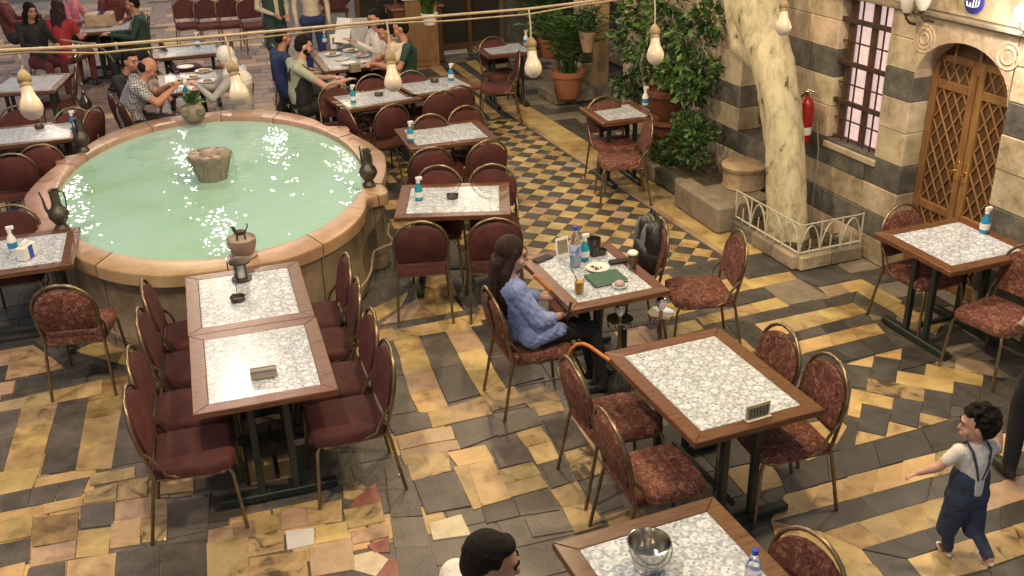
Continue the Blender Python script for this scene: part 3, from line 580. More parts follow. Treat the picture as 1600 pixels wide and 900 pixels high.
m = MB(); m.lathe([(.085, -.012), (.085, .006), (.078, .010), (0, .010)], 28, T=Matrix.Rotation(-pi/2, 4, 'Y')); m.build('disc', 'plaque', t)
m = MB()
for st in ([(.055, .0), (.05, -.03), (.03, -.035), (.02, -.005)], [(.02, -.005), (.015, -.035), (-.005, -.035), (-.01, .03)], [(-.01, -.035), (-.03, -.03), (-.035, .03)], [(-.035, -.03), (-.055, -.02), (-.06, .02)], [(.04, .03), (.0, .045), (-.02, .04)]):
    m.tube([(-.0125, a, b) for a, b in st], .0045, 5)
m.build('script', 'white', t)
p = PX(1259, 182, 1.02); t = thing('fire_extinguisher', 'red fire extinguisher hanging on the wall behind the tree trunk', 'fire extinguisher', p)
m = MB(); m.lathe([(.05, -.24), (.062, -.225), (.062, .10), (.05, .15), (.02, .18), (.018, .2)], 18); m.build('cylinder', 'redpaint', t)
m = MB(); m.lathe([(.0632, -.16), (.0632, -.09)], 18); m.build('paper_label', 'paper', t)
m = MB(); m.box((0, 0, .22), (.03, .05, .03), .004); m.box((-.0, -.05, .245), (.018, .11, .012), .003); m.build('valve', 'steel', t)
m = MB(); m.tube([(0, .03, .21), (-.05, .07, .15), (-.06, .075, -.05), (-.05, .07, -.2)], .010, 7); m.build('hose', 'black', t)
m = MB(); m.tube([PX(1277, 190, 1.07), PX(1279, 235, 1.06), PX(1268, 330, 1.0), PX(1262, 372, .95)], .006, 6); tag(m.build('wall_cable', 'greyst'), 'thin grey cable running down the wall beside the tree', 'cable')
t = thing('passage_wall', 'shadowed stone wall of the passage behind the timber post', 'wall', (2.7, 5.0, 0)); t['kind'] = 'thing'
for k in range(7):
    for j in range(6):
        m = MB(); m.box((0, -2.6+.86*j+(.4 if k % 2 else 0), .24+.46*k), (.3, .85, .452), .012); m.build('ashlar_block', 'stoned' if k % 2 else 'stone', t, 0)
# ================================================================== POSTS AND FACADE AT THE FAR RIGHT
def g2(px, py): q = G(px, py); return (q[0], q[1], 0)
p = G(938, 150); t = thing('timber_post', 'upright square timber post beside the potted palms', 'post', (p[0], p[1], 0))
m = MB(); m.box((0, 0, 1.6), (.17, .17, 3.2), .01); m.build('shaft', 'woodp', t); m = MB(); m.box((0, 0, .09), (.24, .24, .18), .015); m.build('base_block', 'greyst', t)
p = G(915, 140); t = thing('stone_pillar', 'slender pale stone pillar left of the timber post', 'pillar', (p[0]+.02, p[1]+.05, 0))
for k in range(8):
    m = MB(); m.box((0, 0, .2+.4*k), (.26, .26, .392), .012); m.build('pillar_stone', 'stone' if k % 3 != 1 else 'stoned', t)
t = thing('dark_shopfront', 'dark panelled glass front behind the furthest right table', 'facade', (.2, 7.3, 0))
for k in range(4):
    m = MB(); m.box((-.9+.62*k, .06, 1.5), (.56, .03, 2.9), .004); m.build('glass_panel', 'dglass', t)
for k in range(5):
    m = MB(); m.box((-1.21+.62*k, 0, 1.5), (.07, .12, 3.0), .008); m.build('timber_stile', 'woodd', t)
for zz in (.12, 1.1, 2.2):
    m = MB(); m.box((.03, .012, zz), (2.44, .08, .1), .006); m.build('timber_rail', 'woodd', t)
m = MB(); m.box((2.0, .1, 1.5), (1.6, .3, 3.0), .02); m.build('stone_return', 'stoned', t)
p = G(668, 104); t = thing('lectern', 'honey wood lectern cabinet with white slab top and a fern', 'cabinet', (p[0], p[1]+.2, 0), R(-14))
m = MB(); m.box((0, 0, .52), (.50, .42, 1.04), .01); m.build('carcass', 'woodl', t)
m = MB(); m.box((0, -.216, .52), (.40, .012, .86), .004); m.build('front_panel', 'woodl', t)
m = MB(); m.box((0, 0, 1.06), (.58, .5, .035), .006); m.build('top_slab', 'whitetile', t)
p2 = (p[0], p[1]+.2, 1.078)
p = G(655, 98); t = thing('timber_post', 'dark timber post just behind the wooden lectern', 'post', (p[0], p[1]+.45, 0))
m = MB(); m.box((0, 0, 1.5), (.13, .13, 3.0), .01); m.build('shaft', 'woodd', t)
p = G(750, 60); t = thing('dark_cabinet', 'low dark wooden cabinet between lectern and furthest right table', 'cabinet', (-.18, 6.95, 0))
m = MB(); m.box((0, 0, .45), (.8, .4, .86), .012); m.build('carcass', 'woodd', t); m = MB(); m.box((0, 0, .9), (.86, .46, .04), .006); m.build('top', 'redst', t)
# ================================================================== THE BASIN
ca_, sa_ = cos(FA), sin(FA)
def FL(x, y): return (CX+x*ca_-y*sa_, CY+x*sa_+y*ca_)
QD = [(0, -2.25), (.39, -2.22), (.61, -2.12), (.82, -1.96), (1.02, -1.71), (1.15, -1.44), (1.20, -1.24), (1.25, -1.15), (1.40, -1.10), (1.43, -.98), (1.41, -.86), (1.46, -.70), (1.54, -.40), (1.59, -.12)]
OUT = QD+[(1.6, 0.0)]+[(x, -y) for x, y in QD[::-1]]+[(-x, -y) for x, y in QD[1:]]+[(-1.6, 0.0)]+[(-x, y) for x, y in QD[:0:-1]]
ic = (0, 0); IA, IB = 1.35, 2.01
# refine outline
def refine(P, k=3):
    out = []
    n = len(P)
    for i in range(n):
        p0, p1, p2, p3 = [np.array(P[(i+d) % n], float) for d in (-1, 0, 1, 2)]
        for s in range(k):
            t = s/k; out.append(tuple(.5*((2*p1)+(-p0+p2)*t+(2*p0-5*p1+4*p2-p3)*t*t+(-p0+3*p1-3*p2+p3)*t**3)))
    return out
OR = refine(OUT, 4); NO = len(OR)
def inner(q, a=IA, b=IB):
    th = math.atan2((q[1]-ic[1])/b, (q[0]-ic[0])/a); return (ic[0]+a*cos(th), ic[1]+b*sin(th))
fount = thing('fountain_basin', 'large oval stone fountain basin full of pale green water', 'fountain', (CX, CY, 0), FA)
H0, H1 = .60, .70
segs = list(range(0, NO+1, NO//22)); segs[-1] = NO
def shr(q, k):
    d = np.array(q)-np.array(ic); return tuple(np.array(ic)+d*(1-k/np.linalg.norm(d)))
for a, b in zip(segs[:-1], segs[1:]):
    m = MB(); idx = [i % NO for i in range(a, b+1)]; n = len(idx); rows = []
    for i, q in enumerate(idx):
        o = np.array(OR[q]); nn = np.array(inner(OR[q])); d = (nn-o)
        # small gap at the joints
        g = 0
        for (f, z) in ((.0, H0), (.0, H1-.02), (.004, H1-.006), (.03, H1), (.94, H1), (.985, H1-.006), (1.0, H1-.03), (1.0, H0-.14)):
            pt = o+d*f; rows.append((pt[0], pt[1], z))
    L = 8; fs = []
    for i in range(n-1):
        for k in range(L-1): fs.append([i*L+k, i*L+k+1, (i+1)*L+k+1, (i+1)*L+k])
        fs.append([i*L, (i+1)*L, (i+1)*L+L-1, i*L+L-1][::1])
    # joints: pull the two end rows a little inwards
    v = np.array(rows).reshape(n, L, 3)
    v[0] += (v[1]-v[0])*min(.45, .004/np.linalg.norm(v[1, 0]-v[0, 0])); v[-1] += (v[-2]-v[-1])*min(.45, .004/np.linalg.norm(v[-2, 0]-v[-1, 0]))
    v[:, :, 2] += random.uniform(-.003, .003)
    m.add(v.reshape(-1, 3), fs); o = m.build('rim_stone', 'rimy' if sum(OR[i][1] for i in idx)/n < -1.0 else 'rim', fount, 50)
for a, b in zip(segs[:-1], segs[1:]):
    m = MB(); idx = [i % NO for i in range(a, b+1)]; n = len(idx); L = 5; v = []
    for q in idx:
        for (k, z) in ((.045, .0), (.045, .09), (.06, .11), (.06, .53), (.03, .605)): s_ = shr(OR[q], k); v.append((s_[0], s_[1], z))
    v = np.array(v).reshape(n, L, 3); v[0] += (v[1]-v[0])*.06; v[-1] += (v[-2]-v[-1])*.06; fs = []
    for i in range(n-1):
        for k in range(L-1): fs.append([i*L+k, (i+1)*L+k, (i+1)*L+k+1, i*L+k+1])
    m.add(v.reshape(-1, 3), fs); m.build('wall_panel', 'basin', fount, 50)
m = MB(); m.prism([shr(q, .13) for q in OR], 0, .4, 0); m.build('basin_core', 'mortar', fount, 0)
# water: a rippled sheet
NR, NT = 46, 120; vs = [(ic[0], ic[1], .645)]; fs = []
for r in range(1, NR+1):
    for k in range(NT):
        a = 2*pi*k/NT; x = ic[0]+IA*1.0*r/NR*cos(a); y = ic[1]+IB*1.0*r/NR*sin(a)
        dd = math.hypot(x, y); z = .645+.0010*sin(dd*26)*math.exp(-dd*.9)+.0010*sin(x*9+y*5+2*sin(y*4))+.0007*sin(y*13-x*7)
        vs.append((x, y, z))
for k in range(NT): fs.append([0, 1+k, 1+(k+1) % NT])
for r in range(NR-1):
    for k in range(NT): a = 1+r*NT; fs.append([a+k, a+NT+k, a+NT+(k+1) % NT, a+(k+1) % NT])
m = MB(); m.add(vs, fs); w = struct(m.build('water', 'water', None, 180)); w.location = (CX, CY, 0); w.rotation_euler = (0, 0, FA)
# scalloped bowl in the middle
p = FL(0, .04)
t = thing('fountain_bowl', 'scalloped stone bowl standing in the middle of the water', 'fountain bowl', (p[0], p[1], .465))
m = MB(); m.lathe([(.10, 0), (.115, .14), (.13, .19), (.15, .26), (.18, .36), (.195, .41), (.19, .425), (.14, .405), (0, .40)], 80, wob=lambda a, z: 1+(.10*abs(cos(5*a))-.05)*min(1, max(0, (z-.1)*3.5))); m.build('bowl', 'greyst', t)
for k in range(10):
    a = 2*pi*k/10; m = MB(); m.ball((0, 0, 0), (.068, .050, .016), 10, rot=Matrix.Rotation(a, 3, 'Z')); o = m.build('petal_stone', 'limeg' if k % 3 else 'greyst', t); o.location = (.140*cos(a), .140*sin(a), .412+random.uniform(-.005, .005))
m = MB(); m.ball((0, 0, .42), (.09, .085, .034), 14); m.build('cap_stone', 'limeg', t)
for k in range(9):
    a = 2*pi*k/9+.2; m = MB(); m.tube([(.18*cos(a), .18*sin(a), .425), (.212*cos(a), .212*sin(a), .39), (.222*cos(a), .222*sin(a), .30), (.226*cos(a), .226*sin(a), .15)], [.003, .004, .003, .002], 5); m.build('water_trickle', 'clear', t)
# ewers on the corners of the rim
def ewer_mesh():
    m = MB(); m.lathe([(.058, 0), (.06, .012), (.045, .03), (.038, .05), (.058, .075), (.078, .11), (.080, .135), (.066, .17), (.044, .195), (.036, .22), (.036, .30), (.042, .325), (.040, .335), (.025, .325), (.02, .27)], 20); return m
def ewer(px, py, rz, label, src=None):
    q = G(px, py, .701)
    if src: return dup(src, label, q, rz, 'bronze ewers on the fountain rim')
    t = thing('bronze_ewer', label, 'ewer', q, rz, 'bronze ewers on the fountain rim')
    ewer_mesh().build('body', 'bronze', t)
    m = MB(); m.tube([(.035, 0, .315), (.068, 0, .30), (.078, 0, .25), (.07, 0, .17)], .006, 8); m.build('handle', 'bronze', t)
    m = MB(); m.tube([(-.065, 0, .15), (-.085, 0, .2), (-.09, 0, .27), (-.105, 0, .34)], [.016, .012, .009, .006], 8); m.build('spout', 'bronze', t)
    return t
e0 = ewer(97, 358, R(15), 'dark bronze ewer on the left front corner of the fountain rim beside the left table')
ewer(577, 290, R(-70), 'dark bronze ewer on the right corner of the fountain rim near the aisle tables', e0)
ewer(131, 236, R(60), 'dark bronze ewer on the back left of the fountain rim behind the water', e0)
q = G(381, 400, .701); t = thing('stone_spout_pot', 'pinkish stone pot topped by small dark bronze animal on front rim', 'pot', q)
m = MB(); m.lathe([(.10, 0), (.105, .015), (.075, .03), (.09, .05), (.105, .10), (.108, .145), (.095, .155), (.08, .14), (0, .13)], 22); m.build('bowl', 'limeg', t)
m = MB(); m.ball((0, 0, .19), (.045, .022, .025), 10); m.tube([(-.035, 0, .20), (-.05, 0, .24), (-.06, 0, .245)], [.014, .012, .008], 7)
for sx in (-.025, .025):
    for sy in (-.012, .012): m.tube([(sx, sy, .18), (sx*1.2, sy, .135)], .006, 6)
m.tube([(.04, 0, .2), (.06, 0, .235), (.05, 0, .25)], .005, 6); m.build('animal', 'bronze', t)
q = G(304, 186, .701); t = thing('snail_pot', 'carved stone snail pot with a tuft of leaves on far rim', 'pot', q)
m = MB(); m.lathe([(.10, 0), (.12, .03), (.13, .08), (.11, .14), (.07, .17), (0, .16)], 20); m.ball((-.09, -.08, .11), (.055, .045, .055), 12); m.ball((.06, -.10, .10), (.05, .04, .05), 12); m.build('body', 'greyst', t)
m = MB()
for (x, y) in ((-.09, -.12), (.06, -.14)): m = MB(); m.tube([(x+.028*cos(2*pi*i/14), y, .11+.028*sin(2*pi*i/14)) for i in range(14)], .012, 6, closed=True); m.build('spiral', 'basin', t)

def leaves(n, fn, size, lw=.45, mats=2, seed=1, droop=.3):
    r = np.random.default_rng(seed); m = MB()
    for i in range(n):
        c, nrm = fn(r); s = size*r.uniform(.6, 1.35); d = Vector(nrm)+Vector(r.normal(0, .55, 3)); d.z -= droop
        if d.length < 1e-3: d = Vector((0, 0, 1))
        d.normalize(); sd = d.orthogonal().normalized(); sd = Matrix.Rotation(r.uniform(0, 2*pi), 3, d) @ sd; up = sd.cross(d); c = Vector(c); w = s*lw
        vs = [c, c+d*s*.5+sd*w*.5+up*s*.04, c+d*s-up*s*.12, c+d*s*.5-sd*w*.5+up*s*.04]; m.add(vs, [[0, 1, 2, 3]], 0 if r.random() < .62 or mats == 1 else 1)
    return m
m = leaves(90, lambda r: ((r.normal(0, .03), r.normal(0, .03), .17+abs(r.normal(0, .02))), (0, 0, 1.4)), .11, .25, seed=5); stuff(m.build('leaf_tuft', ['leafd', 'leafl'], t, 0))
# pale hose looped round the basin
m = MB(); m.tube([G(*q) for q in ()] or [tuple(list(FL(*shr(OR[i], -.012)))+[z]) for i, z in [(int(NO*f) % NO, .14+.22*abs(f)*4*abs(f)*4*.9+.02*sin(f*60)) for f in np.linspace(-.22, .20, 40)]], .011, 8)
tag(m.build('hose', 'cable'), 'pale hose slung round the outside of the fountain basin', 'hose')
# ================================================================== TABLES
def table_parts(w, l, ax, t):
    fr = .088
    for sx, sy in ((-1, 0), (1, 0), (0, -1), (0, 1)):
        if sx: P = [(sx*w/2, -l/2), (sx*w/2, l/2), (sx*(w/2-fr), l/2-fr), (sx*(w/2-fr), -l/2+fr)]
        else: P = [(-w/2, sy*l/2), (w/2, sy*l/2), (w/2-fr, sy*(l/2-fr)), (-w/2+fr, sy*(l/2-fr))]
        c = (sum(p[0] for p in P)/4, sum(p[1] for p in P)/4); m = MB(); m.prism([((p[0]-c[0])*.9985, (p[1]-c[1])*.9985) for p in P], -.036, 0, .004)
        o = m.build('frame_board', 'wood', t, 0); o.location = (c[0], c[1], .75)
        if sy: pass
    m = MB(); m.box((0, 0, .7425), (w-2*fr-.002, l-2*fr-.002, .012), .002); m.build('tile_panel', 'inlay', t, 0)
    m = MB(); m.box((0, 0, .700), (w-.16, l-.16, .028), .003); m.build('apron', 'iron', t)
    for s in (-1, 1):
        for q in (-.10, .10):
            m = MB(); e = (l if ax == 'y' else w)/2-.16
            if ax == 'y': m.box((q, s*e, .375), (.042, .042, .64), .004)
            else: m.box((s*e, q, .375), (.042, .042, .64), .004)
            m.build('post', 'iron', t)
        m = MB(); fl_ = (w if ax == 'y' else l)*.86
        if ax == 'y': m.box((0, s*e, .03), (fl_, .06, .05), .006)
        else: m.box((s*e, 0, .03), (.06, fl_, .05), .006)
        m.build('foot', 'iron', t)
    m = MB(); m.box((0, 0, .12), (.03, 2*e-.05, .03) if ax == 'y' else (2*e-.05, .03, .03), .004); m.build('stretcher', 'iron', t)
TB = {}
def table(key, px, yaw, w, l, ax, label, group='tile topped wooden tables'):
    P = [G(*q, .75) for q in px]; c = sum(P)/len(P); t = thing('dining_table', label, 'table', (c[0], c[1], 0), R(yaw), group); table_parts(w, l, ax, t)
    TB[key] = (c[0], c[1], R(yaw), w, l); return t
def tp(key, lx, ly, z=.752):
    c = TB[key]; a = c[2]; return (c[0]+lx*cos(a)-ly*sin(a), c[1]+lx*sin(a)+ly*cos(a), z)
table('B', [(948.3, 548.7), (1118.2, 513.2), (1294, 637.8), (1082.7, 692.8)], -.2, .79, 1.03, 'y', 'empty tile topped table with a square white card holder, right of centre')
table('C', [(811.6, 402.2), (949.3, 374.7), (1047, 451), (891.6, 489.3)], -.4, .72, .93, 'y', 'tile topped table with green menu and water bottle beside the seated woman')
pA = [G(862, 848.5, .75), G(1115.8, 773.3, .75)]; cA = (pA[0]+pA[1])/2
t = thing('dining_table', 'nearest tile topped table carrying a steel ice bucket at bottom edge', 'table', (cA[0]+.0, cA[1]-.5, 0), R(.2), 'tile topped wooden tables'); table_parts(.82, 1.0, 'y', t); TB['A'] = (cA[0], cA[1]-.5, R(.2), .82, 1.0)
pD = G(1367.5, 364.2, .75), G(1487.5, 425.8, .75); cD = (pD[0]+pD[1])/2
t = thing('dining_table', 'square tile topped table in front of the arched lattice door', 'table', (cD[0]+.40, cD[1], 0), R(-.8), 'tile topped wooden tables'); table_parts(.80, .78, 'x', t); TB['D'] = (cD[0]+.40, cD[1], R(-.8), .80, .78)
table('En', [(293.3, 521.7), (493.3, 495), (533.3, 610), (300, 650)], -4.4, .79, .955, 'y', 'near half of the long double table, with a small grey card on it')
table('Ef', [(290.7, 431.7), (464, 409.3), (493.3, 495), (293.3, 521.7)], -4.4, .79, .93, 'y', 'far half of the long double table, touching the fountain rim')
table('F', [(626.2, 286.5), (798.3, 284.4), (797.7, 335.4), (614.5, 341.6)], -20.8, .93, .78, 'x', 'tile topped aisle table turned square to the camera, right of the fountain')
table('G', [(614.4, 201), (746.9, 185.6), (779.4, 214.4), (640, 235)], -3.6, .89, .73, 'x', 'shiny aisle table at back right of the fountain beside the chequered walk')
hL = [G(906, 169, .75), G(990, 158, .75), G(1030, 180, .75), G(947, 193, .75)]; table('H', [(906, 169), (984, 159), (1029, 181), (947, 193)], -4, .62, .68, 'x', 'small table with one spray bottle in front of the potted plants')
def lerp(a, b, t): return (a[0]+(b[0]-a[0])*t, a[1]+(b[1]-a[1])*t)
q = [(506, 152), (698, 117), (742, 132), (561, 172)]; m1, m2 = lerp(q[0], q[1], .52), lerp(q[3], q[2], .52)
table('Ja', [q[0], m1, m2, q[3]], 6, .93, .74, 'x', 'left half of the double aisle table, near the seated group')
table('Jb', [m1, q[1], q[2], m2], 6, .93, .74, 'x', 'right half of the double aisle table, with spray bottles at its end')
table('K', [(746, 68), (814, 64), (826, 83), (772, 90)], -4, .72, .72, 'x', 'furthest right table in front of the dark panelled front')
table('P', [(50, 208)], -4, .95, .76, 'x', 'gleaming table at left edge just behind the fountain')
table('Q', [(45, 130)], -14, .85, .95, 'x', 'white topped table at left edge in front of the water pipe')
table('N', [(8, 397)], -4, 1.0, .78, 'x', 'table at left edge beside the fountain with a tissue box')
table('U', [(258, 70), (328, 64), (337, 88), (250, 95)], -4, .95, .74, 'x', 'empty pale table at the far middle behind the man eating')
table('V', [(258, 100), (325, 95), (352, 158), (268, 165)], -3, .80, 1.05, 'y', 'table crowded with plates between the man in checked shirt and hijab wearer')
table('W', [(495, 74), (572, 70), (605, 105), (508, 122)], -3, .85, 1.2, 'y', 'table heaped with plates and papers amid the seated group')
table('X', [(165, 40)], -6, .9, 1.1, 'y', 'cluttered far left table under a bright wrapped parcel')
# ================================================================== CHAIRS
def chair_parts(t, fab):
    m = MB(); pts = [(-.19, -.20), (.19, -.20), (.205, -.1), (.215, .12), (.19, .215), (.12, .235), (-.12, .235), (-.19, .215), (-.215, .12), (-.205, -.1)]; m.prism(pts, .405, .47, .022); m.build('seat', fab, t, 50)
    tilt = Matrix.Translation((0, -.205, .47)) @ Matrix.Rotation(R(11), 4, 'X')
    ol = [(-.175, .05), (.175, .05), (.195, .10), (.198, .22)]+[(.198*cos(R(a)), .22+.155*sin(R(a))) for a in range(15, 166, 15)]+[(-.198, .22), (-.195, .10)]
    Tm = tilt @ Matrix(((1, 0, 0, 0), (0, 0, -1, .022), (0, 1, 0, 0), (0, 0, 0, 1))); m = MB(); m.prism(ol, 0, .045, .014, T=Tm); m.build('backrest', fab, t, 50)
    pth = [(-.195, 0, -.05), (-.2, 0, .05), (-.208, 0, .22)]+[(.208*cos(R(a)), 0, .22+.20*sin(R(a))) for a in range(165, 14, -15)]+[(.208, 0, .22), (.2, 0, .05), (.195, 0, -.05)]
    m = MB(); m.tube([tilt @ Vector(p) for p in pth], .0115, 7); m.build('back_frame', 'brass', t, 60)
    for s in (-1, 1):
        m = MB(); m.tube([(s*.17, .19, .405), (s*.19, .215, .37), (s*.215, .245, .0)], .011, 7); m.build('leg', 'brass', t, 60)
        m = MB(); m.tube([(s*.196, -.195, .42), (s*.2, -.21, .36), (s*.215, -.275, .0)], .011, 7); m.build('leg', 'brass', t, 60)
        m = MB(); m.tube([tilt @ Vector((s*.203, 0, .13)), tilt @ Vector((s*.21, .05, .04)), (s*.205, -.13, .43), (s*.2, -.06, .405)], .009, 7); m.build('brace', 'brass', t, 60)
    m = MB(); m.tube([(-.19, -.19, .398), (.19, -.19, .398), (.20, .17, .398), (.14, .215, .398), (-.14, .215, .398), (-.20, .17, .398)], .010, 6, closed=True); m.build('seat_frame', 'brass', t, 60)
protoc = {}
def chair(px, py, face, fab, label, group, off=.285, z=.885, jit=5):
    b = G(px, py, z); a = R(face+random.uniform(-jit, jit)); loc = (b[0]-sin(a)*off, b[1]+cos(a)*off, 0)
    if fab in protoc: return dup(protoc[fab], label, loc, a, group)
    t = thing('banquet_chair', label, 'chair', loc, a, group); chair_parts(t, fab); protoc[fab] = t; return t
E_, Wd, N_, S_ = -90, 90, 0, 180
GE = 'burgundy chairs along the long double table'; GA = 'burgundy chairs at the aisle tables'; GR = 'brown patterned chairs at the right hand tables'; GL = 'dark burgundy chairs at left edge'; GF = 'burgundy chairs in the far court'
for i, (lx, ly, f, lab) in enumerate([(-.44, -.33, E_, 'nearest burgundy chair on the left side of the long double table'), (-.44, .14, E_, 'second burgundy chair from the near end, left side of the long double table'), (-.40, .66, E_, 'third burgundy chair from the near end, left side of the long double table'), (-.38, 1.12, E_, 'burgundy chair on the left of the long double table nearest the fountain'),
                            (.44, -.30, Wd, 'nearest burgundy chair on the right side of the long double table'), (.43, .15, Wd, 'second burgundy chair from the near end, right side of the long double table'), (.42, .66, Wd, 'third burgundy chair from the near end, right side of the long double table'), (.42, 1.08, Wd, 'burgundy chair on the right of the long double table nearest the fountain')]):
    c = tp('En', lx, ly, 0); a = R(f-4.4+random.uniform(-4, 4))
    if 'red' in protoc: dup(protoc['red'], lab, c, a, GE)
    else:
        t = thing('banquet_chair', lab, 'chair', c, a, GE); chair_parts(t, 'red'); protoc['red'] = t
CH = [
 (655, 346, -20, 'red', 'burgundy chair with its back to us, left of the pair at the squared aisle table', GA), (773, 341, -20, 'red', 'burgundy chair with its back to us, directly behind the seated woman', GA),
 (685, 258, 160, 'red', 'burgundy chair facing us across the squared aisle table, nearer the fountain', GA), (768, 256, 160, 'red', 'burgundy chair facing us across the squared aisle table, on the chequered walk side', GA),
 (672, 230, N_, 'red', 'burgundy chair drawn up to the shiny aisle table, fountain side', GA), (762, 219, N_, 'red', 'burgundy chair drawn up to the shiny aisle table, chequered walk side', GA),
 (670, 178, S_, 'red', 'burgundy chair behind the shiny aisle table, half hidden by its blue bottle', GA), (726, 165, S_, 'red', 'burgundy chair behind the shiny aisle table at its bright corner', GA),
 (612, 163, N_+8, 'red', 'burgundy chair under the hanging bulb at the double aisle table', GA), (689, 142, N_+6, 'red', 'burgundy chair in front of the right half of the double aisle table, inner one', GA), (716, 134, N_+6, 'red', 'burgundy chair in front of the right half of the double aisle table, walk side one', GA),
 (523, 130, S_, 'red', 'burgundy chair behind the bright end of the double aisle table', GA), (579, 116, S_, 'red', 'burgundy chair between double aisle table and the table of papers', GA), (640, 110, S_, 'red', 'burgundy chair behind the double aisle table beside the dark green shirt', GA),
 (535, 165, -78, 'red', 'burgundy chair at fountain end of the double aisle table', GA),
 (1037, 344, 82, 'redpat', 'brown patterned chair carrying the black backpack', GR), (1160, 362, 76, 'redpat', 'brown patterned chair standing clear of the table between backpack and tree planter', GR),
 (890, 562, E_, 'redpat', 'brown patterned chair left of the empty table, next to the seated woman', GR), (946, 645, E_, 'redpat', 'brown patterned chair left of the empty table, nearer to us', GR),
 (1230, 511, Wd, 'redpat', 'brown patterned chair right of the empty table, by the stripes', GR), (1305, 558, Wd-4, 'redpat', 'brown patterned chair right of the empty table, nearest the toddler', GR),
 (1278, 836, Wd+6, 'redpat', 'brown patterned chair cut off by the bottom edge right of the nearest table', GR),
 (1410, 319, S_, 'redpat', 'brown patterned chair tucked between door wall and square table', GR),
 (1018, 180, 70, 'redpat', 'brown patterned chair turned away beside the small plant side table', GR), (943, 150, S_, 'redpat', 'brown patterned chair behind the small plant side table', GR),
 (812, 80, 75, 'red', 'burgundy chair beside the furthest right table', GF), (768, 57, S_, 'red', 'burgundy chair behind the furthest right table', GF),
 (88, 446, -10, 'redpat', 'brown patterned chair on the left, back to us, beside the fountain wall', GL), (12, 320, S_, 'red', 'burgundy chair at left edge behind the tissue box table', GL),
 (58, 226, N_, 'red', 'burgundy chair at the gleaming left table, back to us', GL), (12, 240, N_, 'red', 'burgundy chair at the gleaming left table, cut by left edge', GL), (110, 168, S_, 'red', 'burgundy chair behind the gleaming left table, near its blue bottle', GL), (25, 165, S_, 'red', 'burgundy chair behind the gleaming left table, under the hanging bulb', GL),
 (145, 168, 60, 'red', 'burgundy chair turned sideways between left tables and fountain', GL), (118, 100, 90, 'red', 'burgundy chair beside the white topped table at left, by the water pipe', GL),
 (172, 148, -80, 'red', 'burgundy chair standing behind the man in the checked shirt', GF), (188, 160, -78, 'red', 'burgundy chair under the man in the checked shirt', GF), (394, 122, 80, 'red', 'burgundy chair under the person in the white hijab', GF), (432, 90, -80, 'red', 'burgundy chair under the man in the dark vest', GF), (425, 70, -80, 'red', 'burgundy chair under the person in navy blue', GF), (640, 60, 85, 'red', 'burgundy chair under the man in dark green at the paper strewn table', GF),
 (250, 62, -85, 'red', 'burgundy chair at left end of the empty pale table', GF), (362, 58, 85, 'red', 'burgundy chair at right end of the empty pale table', GF), (232, 80, -88, 'red', 'burgundy chair near the elbow of the man in green jacket', GF),
 (285, -6, S_, 'red', 'burgundy chair in the far row, first from the left', GF), (318, -6, S_, 'red', 'burgundy chair in the far row, second from the left', GF), (352, -8, S_, 'red', 'burgundy chair in the far row, third from the left', GF), (385, -6, S_, 'red', 'burgundy chair in the far row, fourth from the left, by the waiter in green apron', GF),
 (232, 18, 85, 'red', 'burgundy chair under the man in green jacket', GF), (30, 40, -80, 'red', 'burgundy chair at far left near the hanging bulb cord', GF), (60, 18, -80, 'red', 'burgundy chair under the person in red at far left', GF),
]
for px, py, f, fab, lab, g in CH: chair(px, py, f, fab, lab, g)
# chair under the woman, and the near chair at the square table
cw = G(822, 560, .43); cW = (cw[0], cw[1], 0)
wfl = (G(772, 636)+G(872, 576))/2
WCH = (G(782, 632)[0]+.225, (G(760, 613)[1]+G(795, 658)[1])/2, 0)
dup(protoc['redpat'], 'brown patterned chair with the woman in blue shirt sitting on it', WCH, R(-92), GR)
q = G(1560, 492, .45); dup(protoc['redpat'], 'brown patterned chair cut off by the right edge before the square table', (q[0]+.03, q[1]+.02, 0), R(98), GR)
# ================================================================== THINGS ON THE TABLES
def at(px, py, z=.752): return G(px, py, z)
def bottle_spray(px, py, mat, label, z=.752, rz=0, h=1.0):
    t = thing('spray_bottle', label, 'bottle', at(px, py, z), rz, 'sanitiser spray bottles on the tables')
    m = MB(); m.lathe([(.030*h, 0), (.034*h, .006), (.036*h, .05*h), (.033*h, .10*h), (.014*h, .135*h), (.012*h, .15*h)], 14); m.build('bottle', mat, t)
    m = MB(); m.lathe([(.016*h, .148*h), (.016*h, .17*h)], 12); m.box((.008, 0, .185*h), (.055*h, .022*h, .028*h), .004); m.build('pump', 'white', t)
    m = MB(); m.lathe([(.0365*h, .03*h), (.0367*h, .075*h)], 14); m.build('label_band', 'white' if mat != 'white' else 'blue', t); return t
for a in ((552, 160, 'teal', 'teal spray bottle at bright end of the double aisle table'), (705, 125, 'blue', 'blue spray bottle at right end of the double aisle table'), (642, 220, 'teal', 'teal spray bottle on the shiny aisle table'),
          (655, 312, 'teal', 'pale blue spray bottle on the squared aisle table'), (116, 202, 'blue', 'blue spray bottle on the gleaming left table'), (46, 152, 'teal', 'teal spray bottle on the white topped left table'), (22, 392, 'white', 'white and blue spray bottle beside the tissue box at left'),
          (292, 153, 'teal', 'teal spray bottle on the table of the man eating'), (309, 72, 'teal', 'teal spray bottle on the empty pale table'), (822, 70, 'white', 'white spray bottle on the furthest right table'), (1008, 164, 'white', 'white spray bottle on the small plant side table'),
          (1537, 363, 'blue', 'blue spray bottle on the square table before the arched door'), (508, 68, 'blue', 'blue spray bottle among the papers of the seated group')): bottle_spray(*a)
